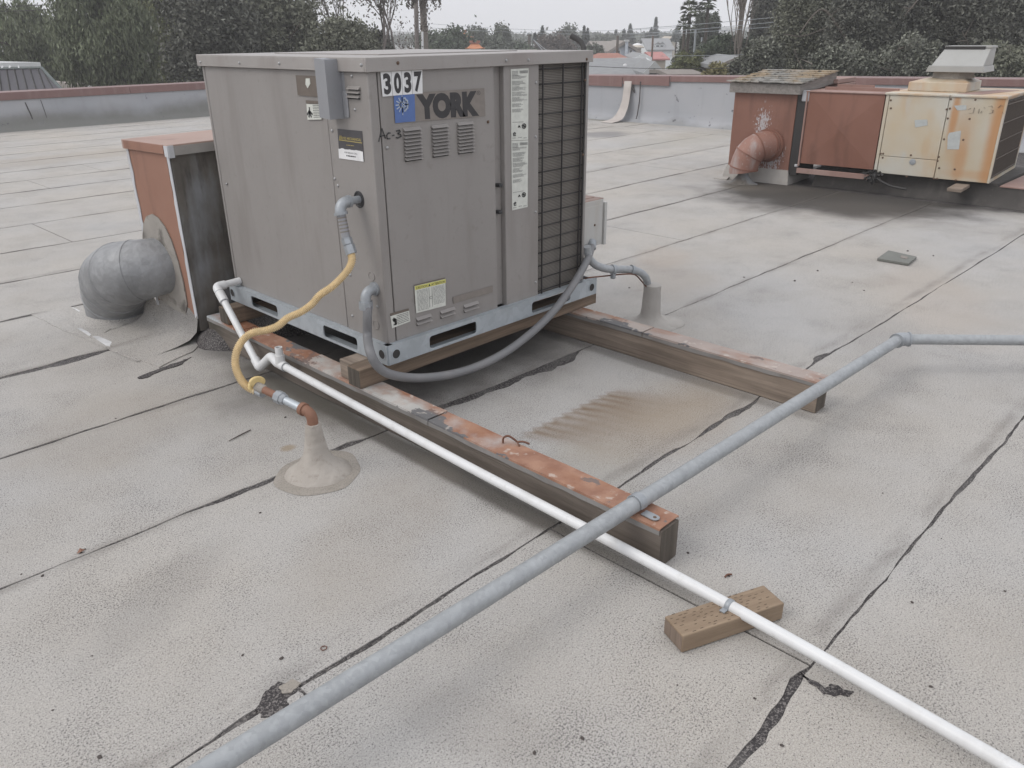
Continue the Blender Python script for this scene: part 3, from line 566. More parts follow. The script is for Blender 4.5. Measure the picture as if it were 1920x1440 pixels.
# AC-3 in marker pen
fr = frame4('f', [(708, 240), (752, 238), (753, 262), (709, 266)])
strokes(fr, [[(.02, .98), (.17, .05), (.30, .78)], [(.08, .62), (.28, .55)], [(.52, .42), (.44, .40), (.36, .58), (.38, .82), (.50, .84)], [(.60, .62), (.68, .60)], [(.78, .30), (.92, .24), (.95, .36), (.84, .50), (.96, .58), (.98, .74), (.82, .84), (.76, .78)]], .0026, M['ink'], 'marker_writing', fp, out=.0012)
# louvres
def louvre(cx, cz, w, face='f', h=.0125, out=.013, parent=ac, y=0.):
    m = MB()
    if face == 'f':
        m.prism([(cx-w/2, .001, cz+h), (cx-w/2, -out, cz), (cx-w/2, .001, cz)], (w, 0, 0)); s_ = MB().box(cx-w/2+.002, -.0008, cz-.0065, cx+w/2-.002, .003, cz)
    else:
        m.prism([(.001, cx-w/2, cz+h), (-out, cx-w/2, cz), (.001, cx-w/2, cz)], (0, w, 0)); s_ = MB().box(-.0008, cx-w/2+.002, cz-.0065, .003, cx+w/2-.002, cz)
    l = m.build('louvre', M['york'], parent, smooth=20); s_.build('slot', M['groove'], l); return l
for x0, x1, ya, yz, n in ((757.5, 790, 246, 301, 9), (810, 840.5, 241, 293, 9), (858, 887.5, 235.5, 287, 9)):
    a, b, c_ = PY(x0, (ya+yz)/2), PY(x1, (ya+yz)/2), None; z0, z1 = PY((x0+x1)/2, ya-2)[2], PY((x0+x1)/2, yz-2)[2]
    for k in range(n): louvre((a[0]+b[0])/2, z0+(z1-z0)*k/(n-1), b[0]-a[0])
for (x0, x1, y0_) in ((780, 808, 596), (825, 852, 583), (869, 896, 572)):
    a, b = PY(x0, y0_), PY(x1, y0_)
    for dz in (0, .022): louvre((a[0]+b[0])/2, PY((x0+x1)/2, y0_)[2]-dz, b[0]-a[0], h=.011)
for y0_ in (168, 175.5, 184): a, b = PX(676, y0_), PX(653, y0_); louvre((a[1]+b[1])/2, a[2], abs(a[1]-b[1]), 'l')
# rating labels
for c4, sd_ in (([(957.5, 129.5), (990.8, 128), (990, 262), (958.5, 263.5)], 1), ([(958.5, 264.5), (990, 263), (989, 388), (960, 394.5)], 2)):
    lb = decal('f', c4, M['pale'], 'rating_label', .0012); fr = frame4('f', c4); rows = []; r = random.Random(sd_)
    for v in np.arange(.03, .10, .018): rows.append((v, .05, .38, .010))
    for v in np.arange(.09, .60, .0125):
        if (v*40) % 3.1 < 2.4: rows.append((v, .05, r.uniform(.45, .93), .0065))
    rows += [(.735, .05, .7, .008), (.96, .05, .25, .01), (.955, .4, .6, .01), (.965, .7, .9, .01)]
    bars(fr, rows, M['grayink'], 'printed_lines', lb, seed=sd_)
    m = MB(); off = np.array((0, -.003, 0))
    for u in np.arange(.48, .95, .028): m.prism([fr(u, .025)+off, fr(u+.016, .025)+off, fr(u+.016, .065)+off, fr(u, .065)+off], (0, -.0003, 0))
    m.build('barcode', M['grayink'], lb, smooth=0)
    strokes(fr, [[(.73+.11*math.cos(a), .80+.032*math.sin(a)) for a in np.linspace(0, 6.3, 14)], [(.68, .80), (.78, .80)], [(.73, .785), (.73, .82)], [(.66, .79), (.8, .81)]], .0022, M['ink'], 'approval_mark', lb, out=.003)
    strokes(fr, [[(.38, .815), (.44, .79), (.50, .815)], [(.44, .79), (.44, .81)], [(.24, .90), (.18, .885), (.10, .90), (.12, .93), (.24, .93)], [(.14, .908), (.22, .908)]], .0022, M['ink'], 'agency_mark', lb, out=.003)
# caution label
c4 = [(776.9, 536.5), (834.6, 523), (835.6, 573), (780.3, 587.2)]; lb = decal('f', [(776, 534.5), (834, 520.5), (835, 560), (778, 570)], M['brownlab'], 'label_residue', .0008)
lb = decal('f', c4, M['pale'], 'caution_label', .002); fr = frame4('f', c4)
MB().prism([fr(0, 0)+(0, -.0035, 0), fr(1, 0)+(0, -.0035, 0), fr(1, .14)+(0, -.0035, 0), fr(0, .14)+(0, -.0035, 0)], (0, -.0004, 0)).build('yellow_band', M['yellow'], lb, smooth=0)
text('CAUTION ▲ ATTENTION', 'band_lettering', fr, M['ink'], lb, .01, u0=.03, u1=.97, v0=.025, v1=.12, out=.0045)
rows = [(v, .05, .40, .018) for v in np.arange(.19, .93, .045)]+[(v, .58, .96, .018) for v in np.arange(.19, .86, .045)]; bars(fr, rows, M['grayink'], 'printed_lines', lb, out=.0035)
strokes(fr, [[(.5+.045*math.cos(a), .55+.05*math.sin(a)) for a in np.linspace(0, 6.3, 10)], [(.44, .18), (.44, .9)], [(.54, .18), (.54, .9)]], .0012, M['grayink'], 'symbol', lb, out=.0035)
# hand warning label
c4 = [(731.8, 593), (766.8, 582.5), (769.2, 602.5), (735, 615.5)]; decal('f', [(731, 588), (766, 578), (767, 584), (732, 594)], M['brownlab'], 'label_residue', .0008)
lb = decal('f', c4, M['pale'], 'warning_label', .002); fr = frame4('f', c4); bars(fr, [(v, .30, .93, .045) for v in (.08, .22, .36, .5, .64, .78)], M['ink'], 'printed_lines', lb, out=.0035)
strokes(fr, [[(.08, .3), (.16, .5)], [(.10, .75), (.24, .75), (.25, .4), (.18, .3), (.10, .45)], [(.14, .2), (.2, .8)], [(.2, .3), (.2, .6)]], .003, M['ink'], 'hand_symbol', lb, out=.0035)
decal('f', [(849, 557), (924, 535.5), (923.5, 548), (850, 569.5)], M['taupe2'], 'tape_residue', .0008)
# left face: brown plate, small warning label, service sticker
bp = decal('l', [(554.6, 141), (596, 142.5), (598, 182), (558.5, 178.5)], M['brownlab'], 'brown_plate'); decal('l', [(573.5, 147), (581, 147), (582, 157), (577, 165.5), (573, 158)], M['pale'], 'torn_label', .0025, parent=bp)
decal('l', [(573.5, 188), (600, 189.5), (600, 195), (574, 194)], M['brownlab'], 'label_residue', .0008)
c4 = [(574.8, 195), (600.3, 196), (603, 224), (577, 224.5)]; lb = decal('l', c4, M['pale'], 'pictogram_label', .002); fr = frame4('l', c4)
bars(fr, [(v, .5, .97, .035) for v in np.arange(.05, .9, .11)], M['ink'], 'printed_lines', lb, 'l', .0035)
strokes(fr, [[(.24, .22), (.24, .34)], [(.05, .66), (.22, .42), (.42, .64)], [(.16, .82), (.24, .5), (.33, .82)], [(.2, .55), (.3, .55)]], .0042, M['ink'], 'figure_symbol', lb, 'l', .0035)
c4 = [(632.9, 241.5), (678.8, 245.8), (682.9, 303), (637, 296.6)]; lb = decal('l', c4, M['stick'], 'service_sticker', .0012); fr = frame4('l', c4)
r = random.Random(2); top = [(u, .655+r.uniform(-.018, .018)) for u in np.linspace(0, 1, 16)]; off = np.array((-.003, 0, 0))
MB().prism([fr(*q)+off for q in top+[(1, 1), (0, 1)]], (-.0004, 0, 0)).build('torn_paper_band', M['white'], lb, smooth=0)
text('REYES MECHANICAL', 'firm_name', fr, M['gold'], lb, .02, 'l', .003, .13, .96, .245, .335)
strokes(fr, [[(.07, .38), (.11, .22)], [(.12, .38), (.16, .22)], [(.06, .365), (.99, .385)]], .0016, M['gold'], 'gold_rule', lb, 'l', .003)
bars(fr, [(.50, .35, .66, .022)], M['gold'], 'small_print', lb, 'l', .003)
text('FOR SERVICE CALL', 'service_line', fr, M['ink'], lb, .0, 'l', .0042, .25, .78, .745, .79); bars(fr, [(.855, .32, .70, .035)], M['ink'], 'phone_line', lb, 'l', .0042)
# folded grey cover over the flue outlet
yb_ = PX(647.5, 224)[1]; d_ = -PY(620.4, 224.8, yb_)[0]; yl_ = PX(599.8, 222.7, -d_)[1]; zb_, ztp = PX(610, 223.5, -d_)[2], PX(611, 111.5, -d_)[2]
m = MB(); m.prism([(-.0005, yb_-.02, zb_), (-.0005, yb_, zb_), (-d_*.25, yb_-.0, zb_), (-d_, yb_+.006, zb_), (-d_, yl_, zb_+.004), (-.001, yl_, zb_+.004), (-.001, yb_+.04, zb_)], (0, 0, ztp-zb_))
vc = m.build('vent_cover', M['shroud'], ac, bevel=.003)
m = MB(); m.box(-.006, yb_-.035, zb_+.005, .0, yb_-.001, ztp-.12); m.build('cover_flange', M['shroud'], vc, bevel=.002)
# screws
def screw(face, px, py, mat='screw', r=.0055, parent=None, P=None, n=None):
    P = on(face, px, py, 0) if P is None else P; n = n if n is not None else ((0, -1, 0) if face == 'f' else (-1, 0, 0))
    MB().lathe(P, [(r*1.3, .0), (r*1.3, .002), (r, .0035), (r*.55, .006), (.0003, .0065)], 8, axis=n).build('screw', M[mat], parent or ac, smooth=50)
for q in ((660, 142.5), (666, 205.5), (623, 245), (628, 335), (634, 348), (657, 515.5), (661, 592), (425, 345), (632, 393), (708, 575)): screw('l', *q)
for q in ((726, 277), (915, 228.5), (1005, 155), (1004, 256.5), (1004, 397.5), (1004, 529), (948, 575.5), (1097, 150), (1093, 290), (920, 123)): screw('f', *q, mat='darkscrew' if q[0] in (915, 920, 1093, 1097) else 'screw')
for q in ((449, 118), (524, 119), (376, 116.5)): screw('l', *q, P=PX(*q, -o_))
for q in ((949, 113.5), (991, 112.5), (677, 122), (746, 118), (1100, 111)): screw('f', *q, P=PY(*q, -o_), mat='darkscrew' if q[0] in (746, 1100) else 'screw')
for q in ((933, 347), (933, 397)): m = MB(); a = PY(*q, .02); m.box(a[0]-.012, -.004, a[2]-.008, a[0]+.012, .03, a[2]+.008); m.build('latch', M['black'], ac, bevel=.003)
for q in ((697, 518, .022), (705.5, 609, .022), (673.5, 374, .036)):
    a = on('l', q[0], q[1]); h = MB(); h.lathe(a, [(q[2], 0), (q[2], .0025), (q[2]*.86, .0035), (q[2]*.8, .001), (.0003, .001)], 20, axis=(-1, 0, 0)); h.build('knockout' if q[2] < .03 else 'grommet', M['york'] if q[2] < .03 else M['black'], ac)
# ================================================================== TIMBERS
tx, ty, tx2, ty2, tw = -.1307, -1.5596, 1.3158, -1.4131, .1004
def timber(name, label, x, y0, y1, mat, group=None):
    t = thing(name, label, 'timber', (x+tw/2, y0, 0), group=group); r = random.Random(int(x*10)); m = MB(); n = 24; rings = []
    for k in range(n+1):
        y = y0+(y1-y0)*k/n; q = [r.uniform(-.0012, .0012) for _ in range(8)]; c = .004
        rings.append([(x+c, y, .002+q[0]), (x+tw-c, y, .002), (x+tw, y, c+.002+q[1]), (x+tw+q[2], y, ht-.012-c), (x+tw-c, y, ht-.012), (x+c, y, ht-.012), (x+q[3], y, ht-.012-c), (x+q[4], y, c+.002)])
    m.ring_sweep(rings).build('beam', mat, t, smooth=40)
    m = MB(); m.box(x+.003, y0-.0015, .006, x+tw-.003, y0, ht-.017); m.build('end_grain', M['endgrain'], t)
    return t
def flash(t, x, y0, y1, mat, seed, z=ht):
    m = MB(); r = random.Random(seed); n = max(2, int((y1-y0)/.08)); rings = []; lip = []
    for k in range(n+1):
        y = y0+(y1-y0)*k/n; a, b, c = r.uniform(-.0015, .0015), r.uniform(-.002, .002), r.uniform(-.003, .003)
        rings.append([(x-.0005, y, z-.008), (x+.001, y, z-.0035+a), (x+tw-.001, y, z-.0035+a), (x+tw+.0005, y, z-.008), (x+tw+.005, y, z-.009), (x+tw+.004, y, z+a), (x-.004, y, z+a), (x-.005, y, z-.009)]); lip.append([(x-.0058+b*.5, y, z-.027+c), (x-.0035, y, z-.027+c), (x-.0035, y, z-.0095), (x-.0058, y, z-.0095)])
    fo = m.ring_sweep(rings).build('metal_flashing', mat, t, smooth=30); MB().ring_sweep(lip).build('flashing_lip', M['edge'], fo, smooth=30)
yA = PX(568, 669, tx)[1]; yend = 1.52
t1 = timber('support_timber', 'weathered timber under the left of the YORK unit, topped with rust red flashing', tx, ty, yend, M['timber'])
yB = PX(920, 815, tx)[1]
flash(t1, tx, ty+.004, -.42, M['cap1'], 1); flash(t1, tx, -.415, yA, M['cap1c'], 2, ht+.0015); flash(t1, tx, yA+.002, 1.15, M['cap1b'] if False else M['cap1'], 3); flash(t1, tx, 1.155, yend, M['cap1b'], 4, ht+.001)
# nails left standing on the end, and the bent rusty wire
for k in range(0): m = MB(); a = G(1262-k*7, 976+k*5, ht); m.box(a[0]-.002, a[1]-.003, a[2]-.004, a[0]+.003, a[1]+.002, a[2]+.0015); m.build('torn_tab', M['edge'], t1)
wr = thing('bent_wire', 'bent rusty wire loop standing on the rust red flashing', 'wire', G(965, 830, ht))
b0 = G(943, 831, ht); b1 = G(993, 834, ht); P = [b0+(0, 0, .002), b0+(.004, 0, .022), (b0*.8+b1*.2)+(0, 0, .033), (b0*.6+b1*.4)+(0, 0, .022), (b0*.45+b1*.55)+(0, 0, .010), (b0*.25+b1*.75)+(0, 0, .012), b1+(0, 0, .004)]
MB().tube(catmull(P, 5), .0042, 6).build('wire_loop', M['rust'], wr, smooth=60); q = (b0*.45+b1*.55)+(0, 0, .008); MB().tube([q, q+(-.012, -.02, -.004)], .003, 5).build('wire_stub', M['rust'], wr)
t2 = timber('support_timber', 'brown timber under the right of the YORK unit, topped with faded pinkish flashing', tx2, ty2, 1.5, M['timber2'])
flash(t2, tx2, ty2+.003, -.45, M['cap2b'], 5); flash(t2, tx2, -.445, 1.5, M['cap2'], 6, ht+.001)
def crossbeam(label, x0, x1, y0, y1, dy=0, n='x'):
    t = thing('cross_beam', label, 'timber', ((x0+x1)/2, (y0+y1)/2, ht), group=None); m = MB(); z0, z1 = ht+.0025, zb-.003
    m.hexa([(x0, y0, z0), (x1, y0+dy, z0), (x1, y1+dy, z0), (x0, y1, z0), (x0, y0, z1), (x1, y0+dy, z1), (x1, y1+dy, z1), (x0, y1, z1)]); m.build('beam', M['beam'], t, bevel=.004)
    m = MB(); m.box(x0-.0015, y0+.003, z0+.003, x0, y1-.003, z1-.003); m.build('end_grain', M['endgrain'], t); return t
e0 = G(655, 721, ht); e1 = G(677, 731.5, ht)
crossbeam('old brown cross beam lying under the front edge of the YORK unit', e0[0]-.0, PY(1129, 552, -.0)[0], e1[1]-.0, e1[1]+.092, dy=.012)
crossbeam('old brown cross beam lying under the back edge of the YORK unit', tx+.0, 1.55, D-.12, D-.03)
sh = thing('wood_shim', 'short weathered wood shim behind the end of the front cross beam', 'wood shim', (-.1, .14, ht))
a = G(684, 690, zb-.012); m = MB(); m.box(tx+.01, e1[1]+.096, ht+.003, .12, e1[1]+.19, zb-.004); m.build('shim_board', M['timber2'], sh, bevel=.004)
# ================================================================== PIPES
gz = .1568+.0285
gal = thing('conduit_pipe', 'long galvanised conduit crossing the foreground over both timbers, bent at its coupling', 'pipe', (0, -1.45, gz))
pA_, pB_, pC_ = G(430, 1440, gz), G(1190, 945, gz), G(1686, 636, gz); dr = nrm(pC_-pB_); g0 = pB_-dr*3.2; m = MB(); P = resample([g0, pC_-dr*.02], .12); m.tube(P, .0275, 20); m.build('long_pipe', M['pipe'], gal, smooth=60)
pD_ = G(1920, 638, gz); d2 = nrm(pD_-pC_)
m = MB(); m.tube(resample([pC_+d2*.04, pC_+d2*4.5], .2), .026, 20); m.build('bent_off_pipe', M['pipe'], gal, smooth=60)
m = MB(); m.tube(catmull([pC_-dr*.028, pC_-dr*.012, pC_+d2*.012, pC_+d2*.045], 3), .034, 20); cpl = m.build('coupling', M['fitting'], gal, smooth=50)
m = MB(); m.tube([pC_-dr*.034, pC_-dr*.026], .037, 20).tube([pC_+d2*.043, pC_+d2*.05], .037, 20); m.build('coupling_rim', M['fitting'], cpl)
# strap holding it to the timber
sp_ = thing('pipe_strap', 'galvanised one-hole strap holding the conduit on the timber end', 'pipe strap', pB_)
c = pB_+dr*.012; side = nrm(np.cross((0, 0, 1.), dr)); rings = []
for k in range(15):
    t = math.pi*(1.08-1.16*k/14)-.0; rings.append([c+dr*s_*.016+side*r*math.cos(t)+np.array((0, 0, 1.))*r*math.sin(t) for r, s_ in ((.0285, -1), (.0325, -1), (.0325, 1), (.0285, 1))])
MB().ring_sweep(rings).build('strap_band', M['fitting'], sp_, smooth=50)
sg = -1.; b0 = c-side*.029; b0[2] = ht+.003
m = MB(); pl_ = [b0+dr*.016, b0-dr*.016]+[b0-side*.045+(-dr*math.cos(t)-side*math.sin(t))*.016 for t in np.linspace(0, math.pi, 9)]; m.prism(pl_, (0, 0, .003)); m.build('strap_foot', M['fitting'], sp_, smooth=30)
h = b0-side*.045; MB().lathe(h+(0, 0, .0031), [(.006, 0), (.006, .0008), (.0002, .0008)], 12).build('bolt_hole', M['darkscrew'], sp_)
# --- white condensate drain
pv = thing('condensate_drain', 'white plastic drain line running beside the rust-topped timber to the foreground', 'drain pipe', (-.21, -1, .06))
xq = -.205; r0 = .0185
q0 = PX(450, 526, 0); q1 = PY(406, 539, q0[1]); q1[2] = q0[2]-.004
q2 = PX(487, 690, xq); q3 = PX(508, 668, xq+.01); q4 = PX(524, 682, xq); q5 = PX(1366, 1150, xq); q5[2] = .046+r0
m = MB(); m.tube([q0+(.0, 0, 0), q1], r0, 16); m.build('outlet_pipe', M['pvc'], pv, smooth=60)
q1b = PX(413, 548, (q1[0]+xq)/2); q1c = PX(425, 566, xq+.01) 
m = MB(); m.tube(fillet([q1+(.05, 0, 0), q1, q1*.25+q2*.75*0+q1*.0+q1*.75+nrm(q2-q1)*.055], .02, 5), r0*1.28, 16); e_ = m.build('elbow', M['pvc'], pv, smooth=50)
m = MB(); m.tube([q1, q2], r0, 16); m.build('sloping_pipe', M['pvc'], pv, smooth=60)
m = MB(); m.tube([q1+nrm(q2-q1)*.045, q1+nrm(q2-q1)*.115], r0*1.32, 16); m.build('coupling', M['pvc'], pv, smooth=50)
m = MB(); m.tube(fillet([q2-nrm(q2-q1)*.06, q2, q3, q3+nrm(q4-q3)*.05], .02, 5), r0*1.25, 16); m.build('elbow', M['pvc'], pv, smooth=50)
dl = nrm(q5-q4)
m = MB(); m.tube([q3+nrm(q4-q3)*.03, q4-dl*.02, q4+dl*.055], r0*1.28, 16); tee = m.build('tee', M['pvc'], pv, smooth=50); m = MB(); m.tube([q4+dl*.012, q4+dl*.012+(0, 0, .05)], r0*1.28, 16); m.build('tee_branch', M['pvc'], tee, smooth=50)
zt_ = ZAT(q4+dl*.012, 651); m = MB(); m.tube([q4+dl*.012+(0, 0, .045), (q4[0]+dl[0]*.012, q4[1]+dl[1]*.012, zt_)], r0, 16, caps=False); a_ = (q4[0]+dl[0]*.012, q4[1]+dl[1]*.012, zt_); m.tube([a_, (a_[0], a_[1], a_[2]-.06)], r0*.78, 16, caps=False); m.lathe(a_, [(r0*.78, 0), (r0, 0)], 16, caps=False); m.build('open_vent', M['pvc'], pv, smooth=60)
q6 = PX(1900, 1440, xq-.01); q6[2] = .05
qq = [q4+dl*.04, q4*.5+q5*.5+(0, 0, -.006), q5]; q7 = q5+nrm(G(1900, 1440, .055)-q5)*3
m = MB(); m.tube(resample(catmull(qq+[q5*.6+q7*.4+(0, 0, -.004), q7], 10), .08), r0, 18); m.build('long_pipe', M['pvc'], pv, smooth=60)
m = MB(); m.tube([q4+dl*.055, q4+dl*.0585], r0*1.31, 16).tube([q1+nrm(q2-q1)*.113, q1+nrm(q2-q1)*.1165], r0*1.34, 16).tube([q1+nrm(q2-q1)*.043, q1+nrm(q2-q1)*.046], r0*1.36, 16); m.build('joint_ring', M['pvcline'], pv, smooth=50)
# wood block under it
bc = [G(*q) for q in ((1245, 1190), (1278, 1226), (1467, 1162))]
b0 = G(1278, 1226); b1 = G(1466, 1162); u = b1-b0; vv = G(1250, 1188)-b0; vv = vv-u*((vv@u)/(u@u)); vv = nrm(vv)*.093; hb = ZAT(b0, 1194)
blk = thing('wood_block', 'short cut wood block with incised top, under the white drain pipe', 'wood block', (b0+u/2+vv/2), rz=math.atan2(u[1], u[0]))
m = MB(); m.obox(b0+(0, 0, .003), u, vv, (0, 0, hb-.003)); m.build('block', M['block'], blk, bevel=.003)
m = MB(); r = random.Random(3); nx, ny = 14, 8; un = nrm(u); vn = nrm(vv); Lu = np.linalg.norm(u)
for i in range(nx):
    for j in range(ny):
        a = b0+un*(Lu*(i+.3+(j % 2)*.5)/nx)+vn*(.093*(j+.6)/ny)+(0, 0, hb)
        if (a-b0)@un > Lu-.02 or r.random() < .3: continue
        a = a+un*r.uniform(-.006, .006)+vn*r.uniform(-.002, .002)
        m.obox(a+(0, 0, -.0003), un*r.uniform(.007, .012), vn*r.uniform(.0012, .002), (0, 0, .0008))
m.build('incised_cuts', M['slit'], blk, kind='stuff', smooth=0)
m = MB(); m.obox(b0+(0, 0, .006)-un*.001+vn*.004, un*.001, vn*.085, (0, 0, hb-.012)); m.build('end_grain', M['blockend'], blk)
cl = thing('pipe_clip', 'grey metal clip holding the white drain pipe on the wood block', 'pipe clip', q5); m = MB(); d5 = nrm(q7-q5); m.tube([q5-d5*.008, q5-d5*.006, q5+d5*.006, q5+d5*.008], [.0195, .0212, .0212, .0195], 18); m.build('clip_band', M['fitting'], cl, smooth=40)
s5 = nrm(np.cross(d5, (0, 0, 1.))); m = MB(); m.obox(q5+s5*.018-d5*.008+(0, 0, .0-q5[2]+hb+.002), s5*.022, d5*.016, (0, 0, .003)); m.build('clip_foot', M['fitting'], cl)
# --- gas riser in its mastic cone
gc = G(598, 886); ze = ZAT(gc, 787)-.004
ms = thing('pipe_flashing', 'tan mastic cone sealing the gas pipe where it leaves the roof', 'roof flashing', gc)
m = MB(); random.seed(5); m.lathe(gc, [(.172, .0015), (.165, .0035), (.13, .006), (.125, .006), (.0005, .006)], 40, wob=.11); m.build('mastic_rim', M['mastic_rim'], ms, smooth=60)
m = MB(); hc = ze-.012; m.lathe(gc, [(.130, .005), (.122, .012), (.108, .020), (.094, .030), (.080, .043), (.066, .060), (.054, .082), (.045, .108), (.037, hc*.72), (.0285, hc)], 36, wob=.045); m.build('mastic_cone', M['mastic'], ms, smooth=60)
gas = thing('gas_pipe', 'short rusty and zinc gas pipe rising from the tan mastic cone at the left', 'gas pipe', (gc[0], gc[1], ze))
E0 = np.array([gc[0], gc[1], ze+.012]); V1 = G(484, 733, ze+.05); dg = nrm(V1-E0)
m = MB(); m.tube(fillet([E0+(0, 0, -.045), E0+(0, 0, .02), E0+(0, 0, .02)+dg*.05], .03, 7), .0215, 16); el = m.build('elbow', M['copper'], gas, smooth=50)
m = MB(); m.tube([E0+(0, 0, -.052), E0+(0, 0, -.03)], .027, 16).tube([E0+(0, 0, .02)+dg*.038, E0+(0, 0, .02)+dg*.056], .0265, 16); m.build('elbow_rim', M['copper'], el, smooth=50)
S = E0+(0, 0, .02); Lg = np.linalg.norm(V1-S); f_ = lambda k: S+dg*Lg*k
m = MB(); m.tube([f_(.2), f_(.52)], .0165, 16); m.build('zinc_pipe', M['rail'], gas, smooth=60)
m = MB(); m.tube([f_(.47), f_(.49), f_(.53), f_(.535), f_(.63), f_(.64)], [.02, .023, .023, .0265, .0265, .022], 8); m.build('union_nut', M['fitting'], gas, smooth=30)
m = MB(); m.tube([f_(.63), f_(.90)], .0155, 14); m.build('rusty_nipple', M['copper'], gas, smooth=60)
m = MB(); m.tube([f_(.87), f_(.90), f_(1.02)], [.016, .021, .019], 10); m.build('valve_body', M['mastic_rim'], gas, smooth=40)
vx = f_(1.0); up = np.array((0, 0, 1.)); ax = nrm(np.cross(dg, up)*.35+up)
m = MB(); c_ = vx+ax*.022; sd = nrm(np.cross(dg, ax)); a2 = nrm(np.cross(sd, dg)); m.prism([c_-a2*.004+sd*.040*math.cos(t)+a2*.024*math.sin(t) for t in np.linspace(0, 2*math.pi, 17)[:-1]], dg*.013); hd = m.build('valve_handle', M['hose_cap'], gas, bevel=.004)
m = MB(); m.lathe(vx+dg*.012, [(.026, 0), (.030, .004), (.030, .014), (.024, .02)], 10, axis=dg); m.build('valve_collar', M['hose_cap'], gas, smooth=30)
# yellow corrugated gas connector
Hs = PX(657.5, 470, -.105); path = [(658, 474), (660, 486), (655, 502), (641, 520), (622, 538), (600, 553), (585, 570), (566, 584), (540, 596), (521, 611), (500, 619), (474, 624), (456, 637), (444, 658), (441, 682), (447, 703), (458, 720), (474, 731)]
w0, w1 = depth(Hs), depth(V1); LL = [0]
for a, b in zip(path[:-1], path[1:]): LL.append(LL[-1]+math.hypot(b[0]-a[0], b[1]-a[1]))
HP = [DD(px, py, w0+(w1-w0)*(l/LL[-1])) for (px, py), l in zip(path, LL)]; HP.append(V1+dg*.01)
hs = thing('gas_hose', 'yellow corrugated gas hose hanging from the left side of the YORK unit', 'gas hose', HP[9])
C = resample(catmull(HP, 14), .0035); m = MB(); rr = [.0150+.0024*(1 if (i//1) % 2 else -1) for i in range(len(C))]; m.tube(C, rr, 14); m.build('corrugated_hose', M['hose'], hs, smooth=80)
m = MB(); m.tube([HP[-1]-dg*.0+(0, 0, 0), V1-dg*.03], .019, 8); m.build('hose_nut', M['fitting'], hs)
# grey gas fittings on the corner post (they move with the unit's pipe)
gf = thing('gas_elbow', 'grey pipe elbow and nipple entering the corner post, the yellow hose below it', 'gas pipe', PX(655, 390, -.09))
J0 = PX(674, 374, 0); J1 = PX(655, 378, -.10); J1 = np.array([-.105, J0[1], J0[2]+.0]); J2 = np.array([-.105, J0[1], Hs[2]]); J2 = PX(657, 448, -.105); J2[1] = J1[1]*.5+J2[1]*.5
m = MB(); m.tube([J0+(.0, 0, 0), J0+(-.05, 0, 0)], .0165, 14).tube([J0+(-.048, 0, 0), J0+(-.062, 0, 0)], .026, 14); m.build('nipple', M['fitting'], gf, smooth=50)
m = MB(); m.tube(fillet([J0+(-.055, 0, 0), J1, J1+(J2-J1)*.3], .045, 7), .0235, 16).tube([J1+(J2-J1)*.26, J1+(J2-J1)*.34], .029, 16); m.build('elbow', M['fitting'], gf, smooth=50)
m = MB(); m.tube([J1+(J2-J1)*.3, J2], .0185, 14); m.build('taped_pipe', M['conduit'] if False else M['shroud'], gf, smooth=60)
for k in range(5): a = J1+(J2-J1)*(.40+.1*k); m = MB(); m.tube([a, a+nrm(J2-J1)*.006], .0195, 14); m.build('tape_wrap', M['taupe2'], gf)
m = MB(); m.tube([J2, J2*.97+Hs*.03], .021, 6).tube([J2*.95+Hs*.05, J2*.5+Hs*.5], .0225, 6).tube([J2*.5+Hs*.5, Hs*.55+J2*.45], .019, 12).tube([J2*.42+Hs*.58, Hs+(Hs-J2)*.25], .024, 6); m.build('hex_nut', M['fitting'], gf, smooth=20)
# --- grey liquid-tight conduit from the corner post round to the disconnect
K0 = PX(704, 541, 0); cdt = thing('flexible_conduit', 'thick grey flexible conduit sagging in front of the YORK unit', 'conduit', PY(770, 708, -.08))
ybox = .10; bx0 = W+.015
Kp = [K0+(-.045, 0, -.045)]+[PX(689, 590, -.07), PX(689, 630, -.075)]+[PY(694, 660, -.055), PY(706, 684, -.075), PY(727, 700, -.09), PY(760, 707.5, -.10), PY(800, 708, -.105), PY(850, 701, -.11), PY(900, 685, -.11), PY(950, 659, -.11), PY(1000, 621, -.10), PY(1040, 581, -.09), PY(1070, 541, -.075), PY(1092, 505, -.05), PY(1104, 480, -.01), PY(1109, 463, ybox-.03)]
m = MB(); m.tube(resample(catmull(Kp, 8), .02), .0205, 18); m.build('conduit_hose', M['conduit'], cdt, smooth=70)
m = MB(); m.tube(fillet([K0, K0+(-.05, 0, .0), K0+(-.055, 0, -.06)], .035, 7), [.021]*10, 16) if False else m.tube(fillet([K0, K0+(-.055, 0, 0), K0+(-.06, -.004, -.06)], .04, 7), .0225, 16); m.tube([K0, K0+(-.012, 0, 0)], .031, 14); m.tube([K0+(-.06, -.004, -.045), K0+(-.061, -.004, -.078)], .031, 8); m.build('elbow_fitting', M['fitting'], cdt, smooth=40)
